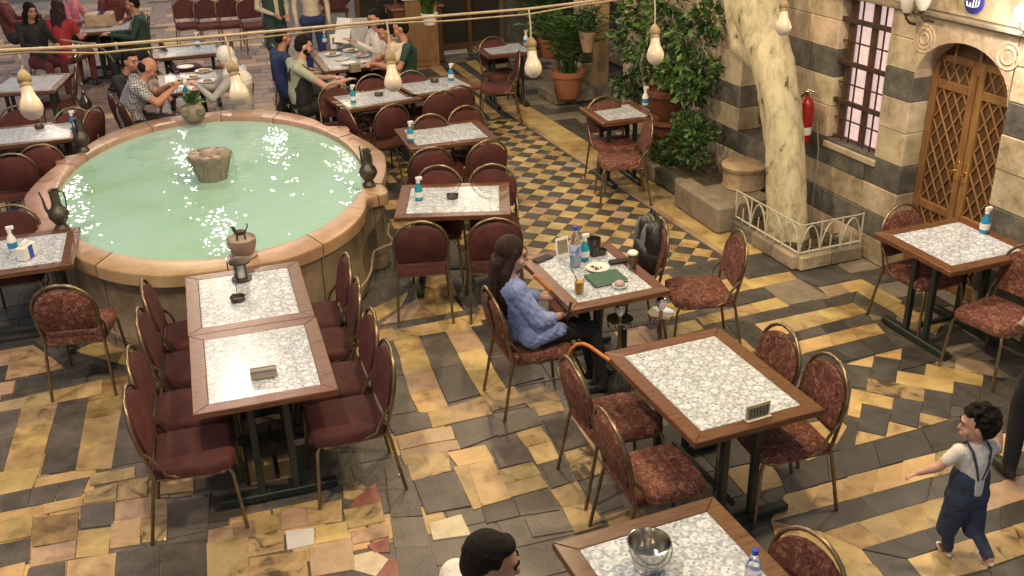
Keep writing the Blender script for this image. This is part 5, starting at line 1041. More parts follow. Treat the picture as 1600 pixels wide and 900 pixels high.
# ================================================================== FESTOON WIRE AND BULBS
WP = [(-60, 82, 3.45), (48, 77, 3.6), (150, 72, 3.75), (350, 56, 4.1), (600, 33, 4.8), (700, 24, 4.95), (825, 14, 5.2), (915, 3, 5.4), (1025, -16, 5.55), (1230, -40, 5.9), (1500, -70, 6.3)]
w = thing('festoon_cable', 'pale twisted cable strung across the courtyard carrying large bulbs', 'cable', D(800, 17, 5.1))
o = np.array(w.location); m = MB(); m.tube([D(*q)-o for q in WP], .0068, 7); m.tube([D(a, b+3, c)-o+np.array((0, 0, -.012+.01*sin(i*2))) for i, (a, b, c) in enumerate(WP)], .0042, 6); m.build('strand', 'cable', w)
bulb0 = None
for i, (sx, sy, bx, by, dep, sc, lab) in enumerate(((27, 79, 49, 168, 3.6, .80, 'leftmost hanging bulb, over the gleaming left table'), (351, 56, 374, 148, 4.1, .82, 'hanging bulb in front of the far fountain rim and hijab wearer'), (604, 33, 614, 128, 4.8, .86, 'hanging bulb over the middle of the double aisle table'), (826, 14, 833, 106, 5.15, .90, 'hanging bulb in front of the feathery palm and terracotta pot'), (1022, -14, 1024, 86, 5.5, .96, 'hanging bulb in front of the climbing shrub'), (1226, -39, 1224, 42, 5.85, .92, 'hanging bulb in front of the pale tree trunk'))):
    c = D(bx, by, dep); s = D(sx, sy, dep); k = sc
    t = thing('hanging_bulb', lab, 'light bulb', c, 0, 'large bulbs hanging from the festoon cable')
    ax = Vector(s-c).normalized(); q = Vector((0, 0, 1)).rotation_difference(ax); Tm = q.to_matrix().to_4x4()
    m = MB(); m.lathe([(0, -.056*k), (.022*k, -.052*k), (.040*k, -.036*k), (.049*k, -.014*k), (.049*k, .006*k), (.042*k, .030*k), (.032*k, .050*k), (.027*k, .072*k), (.026*k, .092*k)], 20, T=Tm); m.build('bulb', 'bulb', t, 60)
    m = MB(); m.lathe([(.025*k, .088*k), (.028*k, .10*k), (.024*k, .112*k), (.030*k, .122*k), (.030*k, .145*k), (.022*k, .16*k), (.008, .175*k)], 14, T=Tm); m.build('socket', 'socket', t)
    m = MB(); e = Vector(s-c); b0 = ax*.17*k; m.tube([b0, b0.lerp(e, .5)+Vector((.004, 0, 0)), e], .0045, 6); m.build('cord', 'cable', t)
# ================================================================== PEOPLE
def cloth(n, a, b, rough=.8, sc=9): return rich(n, [(.3, a), (.7, b)], sc, (rough-.1, min(1, rough+.1)), .35, 60)
MT['skin'] = rich('skin', [(.3, (.36, .17, .11)), (.7, (.47, .24, .16))], 6, (.45, .6), .08, 90)
MT['skinp'] = rich('fair_skin', [(.3, (.46, .25, .18)), (.7, (.56, .33, .25))], 6, (.45, .6), .08, 90)
MT['hair'] = rich('black_hair', [(.3, (.004, .003, .003)), (.7, (.014, .010, .008))], 30, (.6, .8), .8, 90, stretch=(3, 3, .6), spec=.2); MT['hairb'] = rich('dark_brown_hair', [(.35, (.010, .004, .004)), (.65, (.040, .014, .011))], 26, (.42, .6), 1.0, 60, stretch=(5, 5, .22), spec=.35)
MT['lips'] = mk('lips', (.28, .09, .08), .5); MT['eyew'] = mk('eye', (.03, .02, .015), .2)
MT['lilac'] = cloth('lilac_blue_cotton', (.19, .25, .50), (.28, .35, .62), .85, 5); MT['blackc'] = cloth('black_cloth', (.008, .008, .01), (.02, .02, .023)); MT['whitec'] = cloth('white_cotton', (.58, .55, .50), (.70, .67, .62)); MT['navy'] = cloth('navy_denim', (.020, .030, .065), (.042, .058, .11), .85, 14)
MT['creamc'] = cloth('cream_shirt', (.50, .42, .30), (.62, .54, .41)); MT['dgreen'] = cloth('dark_green_cloth', (.012, .040, .034), (.026, .068, .055)); MT['navyc'] = cloth('navy_cloth', (.015, .025, .09), (.03, .045, .14)); MT['sage'] = cloth('sage_shirt', (.30, .33, .24), (.40, .43, .32)); MT['pinkc'] = cloth('pink_cloth', (.38, .10, .16), (.50, .16, .23)); MT['redc'] = cloth('red_cloth', (.30, .02, .03), (.42, .045, .05)); MT['paleblue'] = cloth('pale_blue_cloth', (.36, .45, .62), (.45, .54, .70)); MT['greyc'] = cloth('grey_cloth', (.30, .29, .28), (.40, .39, .37)); MT['maroon'] = cloth('maroon_cloth', (.08, .015, .02), (.13, .03, .03)); MT['shoe'] = mk('dark_shoe', (.02, .016, .014), .4); MT['sole'] = mk('white_sole', (.6, .57, .52), .6)
def checked():
    m = mk('checked_shirt', (.5, .5, .5), .85); b = m.node_tree.nodes["Principled BSDF"]; tc = nd(m, 'ShaderNodeTexCoord'); sp = nd(m, 'ShaderNodeSeparateXYZ'); lk(m, tc.outputs['Object'], sp.inputs[0]); outs = []
    for ax in (0, 1, 2):
        a = nd(m, 'ShaderNodeMath', operation='MULTIPLY'); a.inputs[1].default_value = 38; lk(m, sp.outputs[ax], a.inputs[0]); f = nd(m, 'ShaderNodeMath', operation='FRACT'); lk(m, a.outputs[0], f.inputs[0]); g = nd(m, 'ShaderNodeMath', operation='GREATER_THAN'); g.inputs[1].default_value = .62; lk(m, f.outputs[0], g.inputs[0]); outs.append(g)
    s = nd(m, 'ShaderNodeMath', operation='ADD'); lk(m, outs[0].outputs[0], s.inputs[0]); lk(m, outs[2].outputs[0], s.inputs[1]); s2 = nd(m, 'ShaderNodeMath', operation='ADD'); lk(m, s.outputs[0], s2.inputs[0]); lk(m, outs[1].outputs[0], s2.inputs[1])
    d = nd(m, 'ShaderNodeMath', operation='DIVIDE'); d.inputs[1].default_value = 3; lk(m, s2.outputs[0], d.inputs[0]); r = ramp(m, [(0, (.48, .47, .46)), (.34, (.34, .34, .36)), (.67, (.10, .11, .14)), (1, (.05, .05, .08))]); lk(m, d.outputs[0], r.inputs[0]); lk(m, r.outputs[0], b.inputs['Base Color']); return m
MT['check'] = checked()
def remesh(prims, voxel, sm=4, noise=0.0):
    m = MB()
    for p in prims:
        if p[0] == 'c':
            a, b, r0, r1 = Vector(p[1]), Vector(p[2]), p[3], p[4]; m.ball(a, r0, 12); m.ball(b, r1, 12)
            if (b-a).length > 1e-4: m.tube([a, b], [r0, r1], 12)
        else: m.ball(p[1], p[2], 14, rot=p[3])
    me = m.mesh('tmp', [], 0); o = bpy.data.objects.new('tmp', me); COL.objects.link(o)
    md = o.modifiers.new('r', 'REMESH'); md.mode = 'VOXEL'; md.voxel_size = voxel; md.use_smooth_shade = True
    if sm: ms = o.modifiers.new('s', 'SMOOTH'); ms.iterations = sm; ms.factor = .5
    dg = bpy.context.evaluated_depsgraph_get(); dg.update(); out = bpy.data.meshes.new_from_object(o.evaluated_get(dg)); bpy.data.objects.remove(o); bpy.data.meshes.remove(me)
    if noise:
        n = len(out.vertices); co = np.empty(n*3); out.vertices.foreach_get('co', co); co = co.reshape(-1, 3); c = co.mean(0); d = co-c; ph = np.sin(co[:, 0]*95+2*np.sin(co[:, 2]*60))*np.sin(co[:, 1]*88+co[:, 2]*40)+.6*np.sin(co[:, 0]*210+co[:, 1]*170+co[:, 2]*150)
        co += d/np.linalg.norm(d, axis=1)[:, None]*(ph*noise)[:, None]; out.vertices.foreach_set('co', co.ravel())
    return out
def assign(me, prims, mats):
    n = len(me.polygons); c = np.empty(n*3); me.polygons.foreach_get('center', c); c = c.reshape(-1, 3); best = np.full(n, 1e9); idx = np.zeros(n, int)
    for p in prims:
        if p[0] == 'c':
            a, b = np.array(p[1]), np.array(p[2]); ab = b-a; t = np.clip(((c-a)@ab)/max(ab@ab, 1e-9), 0, 1); d = np.linalg.norm(c-(a+t[:, None]*ab), axis=1)-(p[3]+(p[4]-p[3])*t)
        else:
            q = c-np.array(p[1]); 
            if p[3] is not None: q = q@np.array(p[3])
            r = np.array(p[2]); k = np.linalg.norm(q/r, axis=1); d = (k-1)*r.min()
        mi = mats.index(p[-1]); w = d < best; best[w] = d[w]; idx[w] = mi
    for x in mats: me.materials.append(MT[x])
    me.polygons.foreach_set('material_index', idx); me.polygons.foreach_set('use_smooth', [True]*n)
SIT = dict(pelvis=(0, .0, .545), waist=(0, -.04, .72), chest=(0, -.05, .93), neck=(0, -.04, 1.09), head=(0, .02, 1.245), sl=(-.175, -.05, 1.035), sr=(.175, -.05, 1.035), el=(-.235, .06, .80), er=(.235, .06, .80), wl=(-.14, .29, .79), wr=(.14, .29, .79), hl=(-.09, .02, .53), hr=(.09, .02, .53), kl=(-.11, .42, .52), kr=(.11, .42, .52), al=(-.11, .40, .09), ar=(.11, .40, .09))
STAND = dict(pelvis=(0, 0, .93), waist=(0, 0, 1.08), chest=(0, -.01, 1.27), neck=(0, -.01, 1.45), head=(0, .02, 1.60), sl=(-.185, -.01, 1.40), sr=(.185, -.01, 1.40), el=(-.245, -.03, 1.12), er=(.245, -.03, 1.12), wl=(-.24, .08, .88), wr=(.24, .08, .88), hl=(-.09, 0, .90), hr=(.09, 0, .90), kl=(-.10, .02, .49), kr=(.10, .02, .49), al=(-.10, -.02, .08), ar=(.10, -.02, .08))
def hand(pr, w, d, n, s, mat, k=1.0, curl=.5, fr=.0088):
    d = Vector(d).normalized(); n = Vector(n); n = (n-d*n.dot(d)).normalized(); x = d.cross(n)*s
    B = Matrix((x, d, n)).transposed(); c = Vector(w)+d*.05*k; pr.append(('e', tuple(c), (.038*k, .050*k, .016*k), B, mat))
    for i, L in enumerate((.068, .077, .072, .056)):
        o = (-.028+.0187*i)*k; a = Vector(w)+d*.088*k+x*o*1.05; dd = (d+x*(o*3)).normalized(); m1 = a+(dd*cos(curl*.5)-n*sin(curl*.5))*L*.5*k; e = m1+(dd*cos(curl*1.5)-n*sin(curl*1.5))*L*.5*k
        pr.append(('c', tuple(a-dd*.02*k), tuple(m1), fr*k*1.05, fr*k, mat)); pr.append(('c', tuple(m1), tuple(e), fr*k, fr*k*.85, mat))
    a = Vector(w)+d*.03*k-x*.032*k; m1 = a+(d*.7-x*.65-n*.2).normalized()*.04*k; e = m1+(d*.95-x*.15-n*.3).normalized()*.032*k; pr.append(('c', tuple(a), tuple(m1), .0115*k, .0105*k, mat)); pr.append(('c', tuple(m1), tuple(e), .0105*k, .009*k, mat))
def person(label, loc, rz, pose, top, bottom, skin='skin', sleeve='long', hair='short', hmat='hair', yaw=0, pitch=-8, sc=1.0, vox=.012, build=1.0, shoe='shoe', head_at=None, at_z=None, joint='head', bald=False, beard=False, curl=.6, cat='person', baby=1.0, group=None, legs=True):
    J = {k: Vector(v)*sc for k, v in pose.items()}
    if head_at is not None:
        q = G(head_at[0], head_at[1], at_z); j = J[joint]; a = R(rz); loc = (q[0]-(j.x*cos(a)-j.y*sin(a)), q[1]-(j.x*sin(a)+j.y*cos(a)), 0)
    t = thing('person', label, cat, loc, R(rz), group); pr = []; k = sc*build
    def C(a, b, r0, r1, m): pr.append(('c', tuple(J[a] if isinstance(a, str) else a), tuple(J[b] if isinstance(b, str) else b), r0*k, r1*k, m))
    # trunk
    C('pelvis', J['pelvis'].lerp(J['waist'], .45), .125, .12, top if pose['head'][2] < 1.5 and baby == 1 else bottom); C(J['pelvis'].lerp(J['waist'], .45), 'waist', .122, .120, top); C('waist', 'chest', .118, .128, top)
    for s in ('l', 'r'):
        C('chest', 's'+s, .11, .066, top); C('waist', J['chest']+(J['s'+s]-J['chest'])*.55, .095, .09, top); C('pelvis', 'h'+s, .115, .105, bottom)
        C('h'+s, 'k'+s, .088, .060, bottom); C('k'+s, J['k'+s].lerp(J['a'+s], .35), .058, .056, bottom); C(J['k'+s].lerp(J['a'+s], .3), J['a'+s]+(J['k'+s]-J['a'+s])*.08, .056, .046, bottom)
        mid = J['s'+s].lerp(J['e'+s], .55); ms = top if sleeve != 'none' else skin
        C('s'+s, mid, .062, .054 if sleeve == 'short' else .050, ms); C(mid, 'e'+s, .044, .040, top if sleeve == 'long' else skin)
        C('e'+s, J['e'+s].lerp(J['w'+s], .4), .041, .040, top if sleeve in ('long', 'three') else skin); C(J['e'+s].lerp(J['w'+s], .4), 'w'+s, .038, .026, top if sleeve == 'long' else skin)
        d = J['w'+s]-J['e'+s]; hand(pr, J['w'+s], d, Vector((0, 0, 1)) if abs(d.normalized().z) < .8 else Vector((0, -1, 0)), -1 if s == 'l' else 1, skin, sc*(1 if baby == 1 else .9), curl, .0095 if vox > .01 else .0088)
        a = J['a'+s]; f = Vector((0, 1, 0)); pr.append(('e', tuple(a+Vector((0, .055*sc, -.045*sc))), (.042*sc, .125*sc, .042*sc), None, shoe)); pr.append(('c', tuple(a), tuple(a+Vector((0, 0, -.03*sc))), .043*sc, .043*sc, shoe if baby == 1 else skin))
    C('chest', J['neck']-Vector((0, 0, .06*sc)), .10, .075, top); C(J['neck']-Vector((0, 0, .05*sc)), J['head']-Vector((0, .01, .04))*sc, .052, .050, skin)
    Hm = Matrix.Rotation(R(yaw), 3, 'Z') @ Matrix.Rotation(R(pitch), 3, 'X'); hs = sc*baby
    def H(v): return tuple(J['head']+Hm @ (Vector(v)*hs))
    def E(c, r, m, l=pr): l.append(('e', H(c), tuple(x*hs for x in r), Hm, m))
    E((0, -.012, .022), (.074, .092, .096), skin); E((0, .018, -.03), (.061, .070, .082), skin); E((0, .03, -.078), (.042, .046, .032), skin)
    pr.append(('c', H((0, .086, .004)), H((0, .102, -.028)), .009*hs*(.75 if baby > 1 else 1), .0135*hs*(.7 if baby > 1 else 1), skin)); pr.append(('c', H((-.032, .077, .028)), H((.032, .077, .028)), .012*hs, .012*hs, skin)); pr.append(('c', H((-.016, .086, -.062)), H((.016, .086, -.062)), .009*hs, .009*hs, skin))
    for s in (-1, 1): E((s*.074, -.008, -.008), (.012, .022, .031), skin); E((s*.042, .058, -.03), (.022, .022, .022), skin)
    mats = list(dict.fromkeys(p[-1] for p in pr)); me = remesh(pr, vox); assign(me, pr, mats); me.name = 'body'; ob('body', me, t)
    for s in (-1, 1): m = MB(); m.ball((0, 0, 0), (.012*sc, .006*sc, .006*sc), 9, rot=Hm); o = m.build('eye', 'eyew', t); o.location = H((s*.03, .083, .006))
    m = MB(); m.tube([H((-.02, .092, -.061)), H((0, .098, -.062)), H((.02, .092, -.061))], .004*hs, 6); m.build('mouth', 'lips', t)
    for s in (-1, 1): m = MB(); m.tube([H((s*.014, .092, .030)), H((s*.03, .09, .035)), H((s*.047, .078, .029))], .0045*hs, 6); m.build('eyebrow', hmat, t)
    hp = []
    if hair in ('short', 'curly'):
        E((0, -.028, .036), (.0805, .090, .094), hmat, hp); E((0, -.055, -.01), (.072, .060, .072), hmat, hp); E((0, .030, .086), (.054, .042, .030), hmat, hp)
        if hair == 'curly':
            rr = np.random.default_rng(4)
            for i in range(260):
                d = rr.normal(0, 1, 3); d /= np.linalg.norm(d)
                if d[1] > .25 and d[2] < .45: continue
                if d[2] < -.55: continue
                E((d[0]*.090, -.02+d[1]*.102, .036+d[2]*.102), (.015, .015, .014), hmat, hp)
        nz = .0022 if hair == 'curly' else .0009
    elif hair == 'ring': E((0, -.055, -.012), (.079, .062, .062), hmat, hp); nz = .0015
    elif hair == 'long':
        E((0, -.022, .032), (.086, .098, .100), hmat, hp); E((0, -.055, -.05), (.082, .065, .11), hmat, hp)
        for s in (-1, 1):
            hp.append(('c', H((s*.062, .01, .04)), H((s*.078, -.02, -.10)), .026*hs, .03*hs, hmat)); b = Vector(H((s*.078, -.03, -.10)))
            hp.append(('c', tuple(b), tuple(b+Vector((s*.01, -.02, -.20))), .034*hs, .032*hs, hmat)); hp.append(('c', tuple(b+Vector((s*.01, -.02, -.2))), tuple(b+Vector((s*.005, -.03, -.36))), .032*hs, .016*hs, hmat))
        for x in (-.045, 0, .045): b = Vector(H((x, -.085, -.06))); hp.append(('c', tuple(b), tuple(b+Vector((0, -.04, -.26))), .045*hs, .045*hs, hmat)); hp.append(('c', tuple(b+Vector((0, -.04, -.26))), tuple(b+Vector((x*.2, -.035, -.44))), .045*hs, .018*hs, hmat))
        nz = .0012
    elif hair == 'hijab':
        E((0, -.02, .03), (.092, .105, .108), hmat, hp); E((0, -.03, -.06), (.088, .085, .10), hmat, hp); hp.append(('c', H((0, -.01, -.12)), tuple(J['neck']-Vector((0, .0, .05))), .085*hs, .12*hs, hmat)); hp.append(('c', tuple(J['neck']-Vector((0, .0, .05))), tuple(J['chest']+Vector((0, -.05, .02))), .13*hs, .12*hs, hmat)); nz = .002
    if hp: me = remesh(hp, max(.006*hs, .005), 5 if hair == 'curly' else 14 if hair == 'long' else 2, nz*hs); assign(me, hp, [hmat]); nm = 'headscarf' if hair == 'hijab' else 'hair'; me.name = nm; ob(nm, me, t)
    if beard:
        bp = []; E((0, .036, -.082), (.05, .05, .034), hmat, bp); E((-.05, .012, -.05), (.018, .03, .042), hmat, bp); E((.05, .012, -.05), (.018, .03, .042), hmat, bp); me = remesh(bp, .006, 2, .0012); assign(me, bp, [hmat]); me.name = 'beard'; ob('beard', me, t)
    return t, J, H
def pose(base, **k): d = dict(base); d.update(k); return d
# the seated woman in the blue shirt
wp_ = pose(SIT, pelvis=(0, -.02, .53), waist=(0, -.10, .66), chest=(0, -.155, .83), neck=(0, -.175, .965), head=(0, -.135, 1.10), sl=(-.155, -.16, .92), sr=(.155, -.16, .92), el=(-.21, -.04, .71), er=(.21, -.04, .70), wl=(-.10, .20, .68), wr=(.10, .17, .65), kl=(-.09, .40, .51), kr=(.10, .39, .51), al=(-.06, .46, .09), ar=(.10, .47, .09))
tw, Jw, Hw = person('seated woman in lilac blue shirt with long dark hair, at the table with green menu', (WCH[0]+.02, WCH[1], 0), -92, wp_, 'lilac', 'blackc', 'skinp', 'three', 'long', 'hairb', yaw=-14, pitch=-10, vox=.008, build=.90)
pr = []
def Cw(a, b, r0, r1): pr.append(('c', tuple(a), tuple(b), r0, r1, 'lilac'))
Cw((0, -.05, .57), (0, -.14, .80), .135, .120); Cw((-.09, -.06, .57), (-.08, -.15, .84), .08, .075); Cw((.09, -.06, .57), (.08, -.15, .84), .08, .075); Cw((-.10, .06, .565), (.10, .06, .565), .085, .085); Cw((-.13, -.06, .56), (.13, -.06, .56), .09, .09); Cw(Jw['sl'], Jw['el'], .064, .056); Cw(Jw['sr'], Jw['er'], .064, .056); Cw(Jw['el'], Jw['el'].lerp(Jw['wl'], .5), .052, .046); Cw(Jw['er'], Jw['er'].lerp(Jw['wr'], .5), .052, .046); Cw((0, -.16, .85), Jw['sl'], .10, .07); Cw((0, -.16, .85), Jw['sr'], .10, .07); Cw((.15, .13, .58), (.17, -.02, .57), .05, .06)
me = remesh(pr, .010, 3, .0045); assign(me, pr, ['lilac']); me.name = 'loose_shirt'; ob('loose_shirt', me, tw)
# her bag and pipe mouthpiece
a = R(-92); hx, hy = tw.location.x, tw.location.y
def wl(x, y, z): return (hx+x*cos(a)-y*sin(a), hy+x*sin(a)+y*cos(a), z)
t = thing('handbag', 'dark handbag with gold chain on the seated woman\'s lap', 'handbag', wl(-.02, .20, .575), a)
m = MB(); m.box((0, 0, .055), (.22, .10, .12), .03); m.build('bag', 'coffee', t); m = MB()
for i in range(12): x = -.10+.0182*i; z = .115+.05*math.sin(pi*i/11); m.tube([(x+.010*cos(2*pi*k/8), .01*(i % 2)*sin(2*pi*k/8), z+.007*sin(2*pi*k/8)) for k in range(8)], .003, 5, closed=True)
stuff(m.build('gold_chain', 'gold', t)); m = MB(); m.box((0, .052, .06), (.05, .01, .03), .004); m.build('clasp', 'gold', t)
m = MB(); m.tube([wl(-.13, .06, .86), wl(-.12, .13, .78), wl(-.10, .20, .71), wl(-.05, .29, .66)], .014, 9); tag(m.build('pipe_mouthpiece', 'orange'), 'orange pipe mouthpiece in the seated woman\'s hands at the table edge', 'mouthpiece')
# the man at the bottom edge
mp = pose(SIT, chest=(0, .02, .94), neck=(0, .05, 1.10), head=(0, .125, 1.245), waist=(0, -.02, .72), sl=(-.19, .02, 1.04), sr=(.19, .02, 1.04), wl=(.02, .50, .80), el=(-.24, .26, .80), wr=(.10, .42, .80), er=(.26, .16, .80))
tm, Jm, Hmn = person('dark haired man in white shirt leaning over the nearest table at bottom edge', (0, 0, 0), -100, mp, 'whitec', 'blackc', 'skin', 'short', 'short', 'hair', yaw=-6, pitch=-14, vox=.009, head_at=(768, 882), at_z=1.235, build=1.05)
dup(protoc['redpat'], 'brown patterned chair under the man at the bottom edge', (tm.location.x-.02, tm.location.y, 0), R(-98), GR)
# the toddler and the walker at the right edge
tp_ = pose(STAND, pelvis=(0, 0, .80), hl=(-.085, 0, .78), hr=(.085, 0, .78), waist=(0, 0, .98), chest=(0, .02, 1.20), neck=(0, .03, 1.38), head=(0, .05, 1.555), sl=(-.17, .02, 1.31), sr=(.17, .02, 1.31), kl=(-.10, .06, .43), kr=(.10, -.04, .44), al=(-.04, .06, .08), ar=(.12, -.32, .24), el=(-.33, .06, 1.14), wl=(-.50, .12, 1.06), er=(.33, .10, 1.18), wr=(.38, .20, 1.40))
f0 = G(1478, 868); tt, Jt, Ht = person('toddler in navy dungarees and white t-shirt walking away with dark curly hair', (f0[0]+.02, f0[1]-.035, 0), -8, tp_, 'whitec', 'navy', 'skinp', 'short', 'curly', 'hair', yaw=55, pitch=-6, sc=.53, vox=.0055, baby=1.62, shoe='sole', build=1.2)
pr = []; z = .53
for q in (((-.06, 0, .80), (.06, 0, .80), .135, .135), ((-.05, 0, .80), (-.05, .01, 1.02), .125, .118), ((.05, 0, .80), (.05, .01, 1.02), .125, .118), ((-.09, .0, .78), (-.10, .06, .36), .10, .088), ((.09, 0, .78), (.10, -.06, .40), .10, .088)): pr.append(('c', tuple(np.array(q[0])*z), tuple(np.array(q[1])*z), q[2]*z*1.2, q[3]*z*1.2, 'navy'))
me = remesh(pr, .0055, 3, .0008); assign(me, pr, ['navy']); me.name = 'dungarees'; ob('dungarees', me, tt)
for s in (-1, 1): m = MB(); m.tube([np.array(v)*z for v in ((s*.02, -.125, 1.05), (s*.065, -.125, 1.20), (s*.10, -.075, 1.35), (s*.10, .03, 1.40), (s*.09, .13, 1.28), (s*.07, .16, 1.1))], .020*z, 8, flat=.5); m.build('strap', 'navy', tt)
for s, an in ((-1, Jt['al']), (1, Jt['ar'])): m = MB(); m.tube([an+Vector((-.028, .0, -.005)), an+Vector((-.02, .045, .002)), an+Vector((.02, .045, .002)), an+Vector((.028, 0, -.005))], .009, 7); m.build('shoe_strap', 'coffee', tt)
wk = pose(STAND, kl=(-.10, .12, .50), al=(-.10, .10, .08), kr=(.10, -.05, .48), ar=(.10, -.28, .12), el=(-.24, -.02, 1.14), wl=(-.16, .16, 1.0))
q = G(1606, 760); person('adult in white shirt and black trousers walking out at the right edge', (q[0]+.04, q[1], 0), -15, wk, 'whitec', 'blackc', 'skin', 'long', 'short', 'hair', vox=.011)
# eaters at the table behind the fountain
ep = pose(SIT, chest=(0, .08, .92), neck=(0, .14, 1.06), head=(0, .25, 1.17), sl=(-.19, .08, 1.02), sr=(.19, .08, 1.02), el=(-.24, .30, .83), er=(.24, .28, .83), wl=(-.06, .44, .95), wr=(.08, .46, .93))
person('balding man in checked shirt bending over his food behind the fountain', (0, 0, 0), -92, ep, 'check', 'blackc', 'skin', 'short', 'ring', 'hair', pitch=-35, head_at=(232, 107), at_z=1.17, build=1.12)
person('person with dark hair beyond the man in the checked shirt', (0, 0, 0), -120, pose(SIT, head=(0, .06, 1.22)), 'blackc', 'blackc', 'skin', 'long', 'short', 'hair', head_at=(205, 98), at_z=1.20, yaw=-20)
person('person in white hijab and pale grey top facing the man eating', (0, 0, 0), 85, pose(ep, head=(0, .10, 1.22), neck=(0, .04, 1.07), chest=(0, 0, .93)), 'greyc', 'greyc', 'skinp', 'long', 'hijab', 'whitec', pitch=-20, head_at=(352, 92), at_z=1.21)
q = G(385, 128, .72); t = thing('draped_jacket', 'pale blue jacket over the chair behind the white hijab', 'jacket', (q[0], q[1], .5), R(80)); pr = [('c', (-.14, 0, .05), (-.13, .02, .34), .05, .05, 'paleblue'), ('c', (.14, 0, .02), (.13, .02, .34), .05, .05, 'paleblue'), ('c', (-.13, .02, .36), (.13, .02, .36), .05, .05, 'paleblue'), ('c', (0, 0, .05), (0, .02, .33), .06, .06, 'paleblue')]; me = remesh(pr, .012, 3, .004); assign(me, pr, ['paleblue']); me.name = 'cloth'; ob('cloth', me, t)
# group at the paper strewn table
person('young man in dark vest over sage shirt reaching onto the paper strewn table', (0, 0, 0), -88, pose(SIT, chest=(0, .0, .94), neck=(0, .03, 1.10), head=(0, .09, 1.25), wr=(.12, .52, .82), er=(.26, .24, .80), wl=(-.1, .42, .82), el=(-.25, .18, .80)), 'sage', 'blackc', 'skinp', 'short', 'short', 'hair', beard=True, head_at=(475, 72), at_z=1.245, pitch=-14)
vt = bpy.data.objects[[o.name for o in bpy.data.objects if o.get('label', '').startswith('young man in dark vest')][0]]; pr = [('c', (0, -.0, .58), (0, .0, .92), .135, .14, 'blackc'), ('c', (-.09, 0, .62), (-.10, .0, 1.0), .09, .07, 'blackc'), ('c', (.09, 0, .62), (.10, .0, 1.0), .09, .07, 'blackc')]; me = remesh(pr, .012, 3); assign(me, pr, ['blackc']); me.name = 'vest'; ob('vest', me, vt)
person('person in navy blue at the far left of the paper strewn table', (0, 0, 0), -80, SIT, 'navyc', 'blackc', 'skin', 'short', 'short', 'hair', head_at=(443, 58), at_z=1.24)
person('man in cream shirt with folded arms right of the paper strewn table', (0, 0, 0), 95, pose(SIT, chest=(0, .03, .93), neck=(0, .07, 1.09), head=(0, .14, 1.22), wl=(.02, .34, .84), wr=(-.04, .38, .86), el=(-.24, .2, .82), er=(.24, .2, .82)), 'creamc', 'blackc', 'skin', 'short', 'short', 'hair', head_at=(601, 50), at_z=1.21, pitch=-22)
person('man in dark green shirt behind the hanging bulb cord, back to us', (0, 0, 0), 75, SIT, 'dgreen', 'blackc', 'skin', 'short', 'short', 'hair', head_at=(625, 47), at_z=1.22)
t = thing('newspaper', 'open grey printed newspaper held up beyond the paper strewn table', 'newspaper', G(548, 48, 1.0), R(-30)); 
for s in (-1, 1): m = MB(); m.box((s*.12, 0, 0), (.235, .004, .34), .001, T=Matrix.Rotation(R(s*14), 4, 'Z') @ Matrix.Rotation(R(-25), 4, 'X')); m.build('page', 'paper' if s < 0 else 'greyc', t)
person('seated reader in white sleeves behind the newspaper', (0, 0, 0), 110, pose(SIT, wl=(-.08, .36, 1.0), wr=(.10, .36, 1.0)), 'whitec', 'blackc', 'skin', 'long', 'short', 'hair', head_at=(585, 30), at_z=1.24)
t = thing('wooden_stand', 'maroon octagonal panel on a brown wooden stand behind the newspaper', 'stand', (*G(528, 62)[:2], 0), R(-10)); m = MB(); m.prism([(.36*cos(R(22.5+45*i)), .36*sin(R(22.5+45*i))) for i in range(8)], -.02, .02, .005, T=Matrix.Translation((0, 0, .86)) @ Matrix.Rotation(R(78), 4, 'X')); m.build('panel', 'maroon', t)
for s in (-1, 1): m = MB(); m.box((s*.2, .05, .28), (.05, .05, .56), .006); m.build('leg', 'woodl', t)
m = MB(); m.box((0, .05, .5), (.5, .05, .08), .006); m.build('crossbar', 'woodl', t)
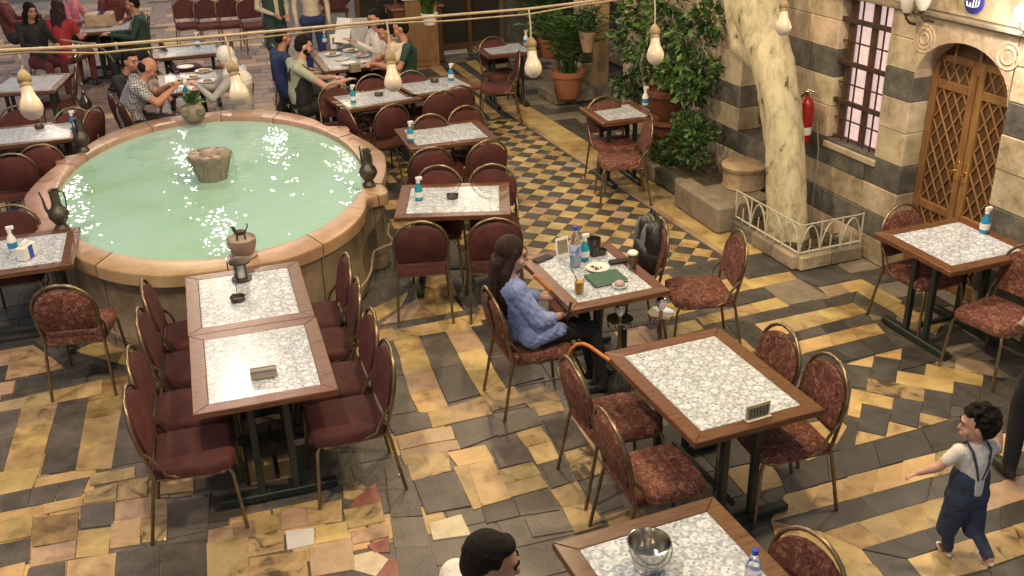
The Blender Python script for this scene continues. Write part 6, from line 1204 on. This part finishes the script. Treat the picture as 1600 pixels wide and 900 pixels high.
# waiters and distant people
person('waiter in cream shirt and dark tie standing in the far court', (0, 0, 0), 175, STAND, 'creamc', 'navyc', 'skin', 'long', 'short', 'hair', head_at=(487, 24), at_z=.97, joint='pelvis')
wt = [o for o in bpy.data.objects if o.get('label', '').startswith('waiter in cream shirt and')][0]; m = MB(); m.prism([(-.018, 0), (.018, 0), (.03, -.36), (0, -.42), (-.03, -.36)], 0, .012, .003, T=Matrix.Translation((0, .125, 1.42)) @ Matrix.Rotation(R(86), 4, 'X')); m.build('tie', 'maroon', wt)
person('waiter in cream sleeves and dark green apron left of the tie wearer', (0, 0, 0), 200, pose(STAND, wl=(-.1, .22, 1.02), wr=(.14, .24, 1.05)), 'creamc', 'dgreen', 'skin', 'long', 'short', 'hair', head_at=(428, 26), at_z=.97, joint='pelvis')
gt = [o for o in bpy.data.objects if o.get('label', '').startswith('waiter in cream sleeves')][0]; pr = [('c', (-.07, .02, .55), (-.06, .01, 1.25), .115, .105, 'dgreen'), ('c', (.07, .02, .55), (.06, .01, 1.25), .115, .105, 'dgreen')]; me = remesh(pr, .014, 3); assign(me, pr, ['dgreen']); me.name = 'apron'; ob('apron', me, gt)
person('person in navy trousers standing beside the small far palm', (0, 0, 0), 160, STAND, 'greyc', 'navyc', 'skin', 'long', 'short', 'hair', head_at=(582, 2), at_z=.93, joint='pelvis')
person('man in dark green jacket at right of the cluttered far left table', (0, 0, 0), 80, pose(SIT, wl=(-.1, .4, .83), wr=(.1, .4, .83)), 'dgreen', 'blackc', 'skin', 'long', 'short', 'hair', head_at=(206, 6), at_z=1.24)
person('person in pink top behind the cluttered far left table', (0, 0, 0), -120, SIT, 'pinkc', 'blackc', 'skinp', 'long', 'short', 'hair', head_at=(110, -14), at_z=1.24)
person('person in red at left, back to us, before the cluttered table', (0, 0, 0), -30, pose(SIT, wl=(-.2, .42, .80)), 'redc', 'maroon', 'skinp', 'three', 'long', 'hairb', head_at=(92, 14), at_z=1.22)
person('person in dark scarf beyond the cluttered far left table', (0, 0, 0), 170, SIT, 'maroon', 'blackc', 'skin', 'long', 'hijab', 'maroon', head_at=(172, -16), at_z=1.24)
person('person in maroon top cut off by the left edge in the far court', (0, 0, 0), -95, SIT, 'maroon', 'blackc', 'skin', 'long', 'short', 'hair', head_at=(8, -12), at_z=1.24)
person('person in black top sitting behind the white topped left table', (0, 0, 0), -150, SIT, 'blackc', 'maroon', 'skin', 'long', 'long', 'hair', head_at=(48, 20), at_z=1.22)
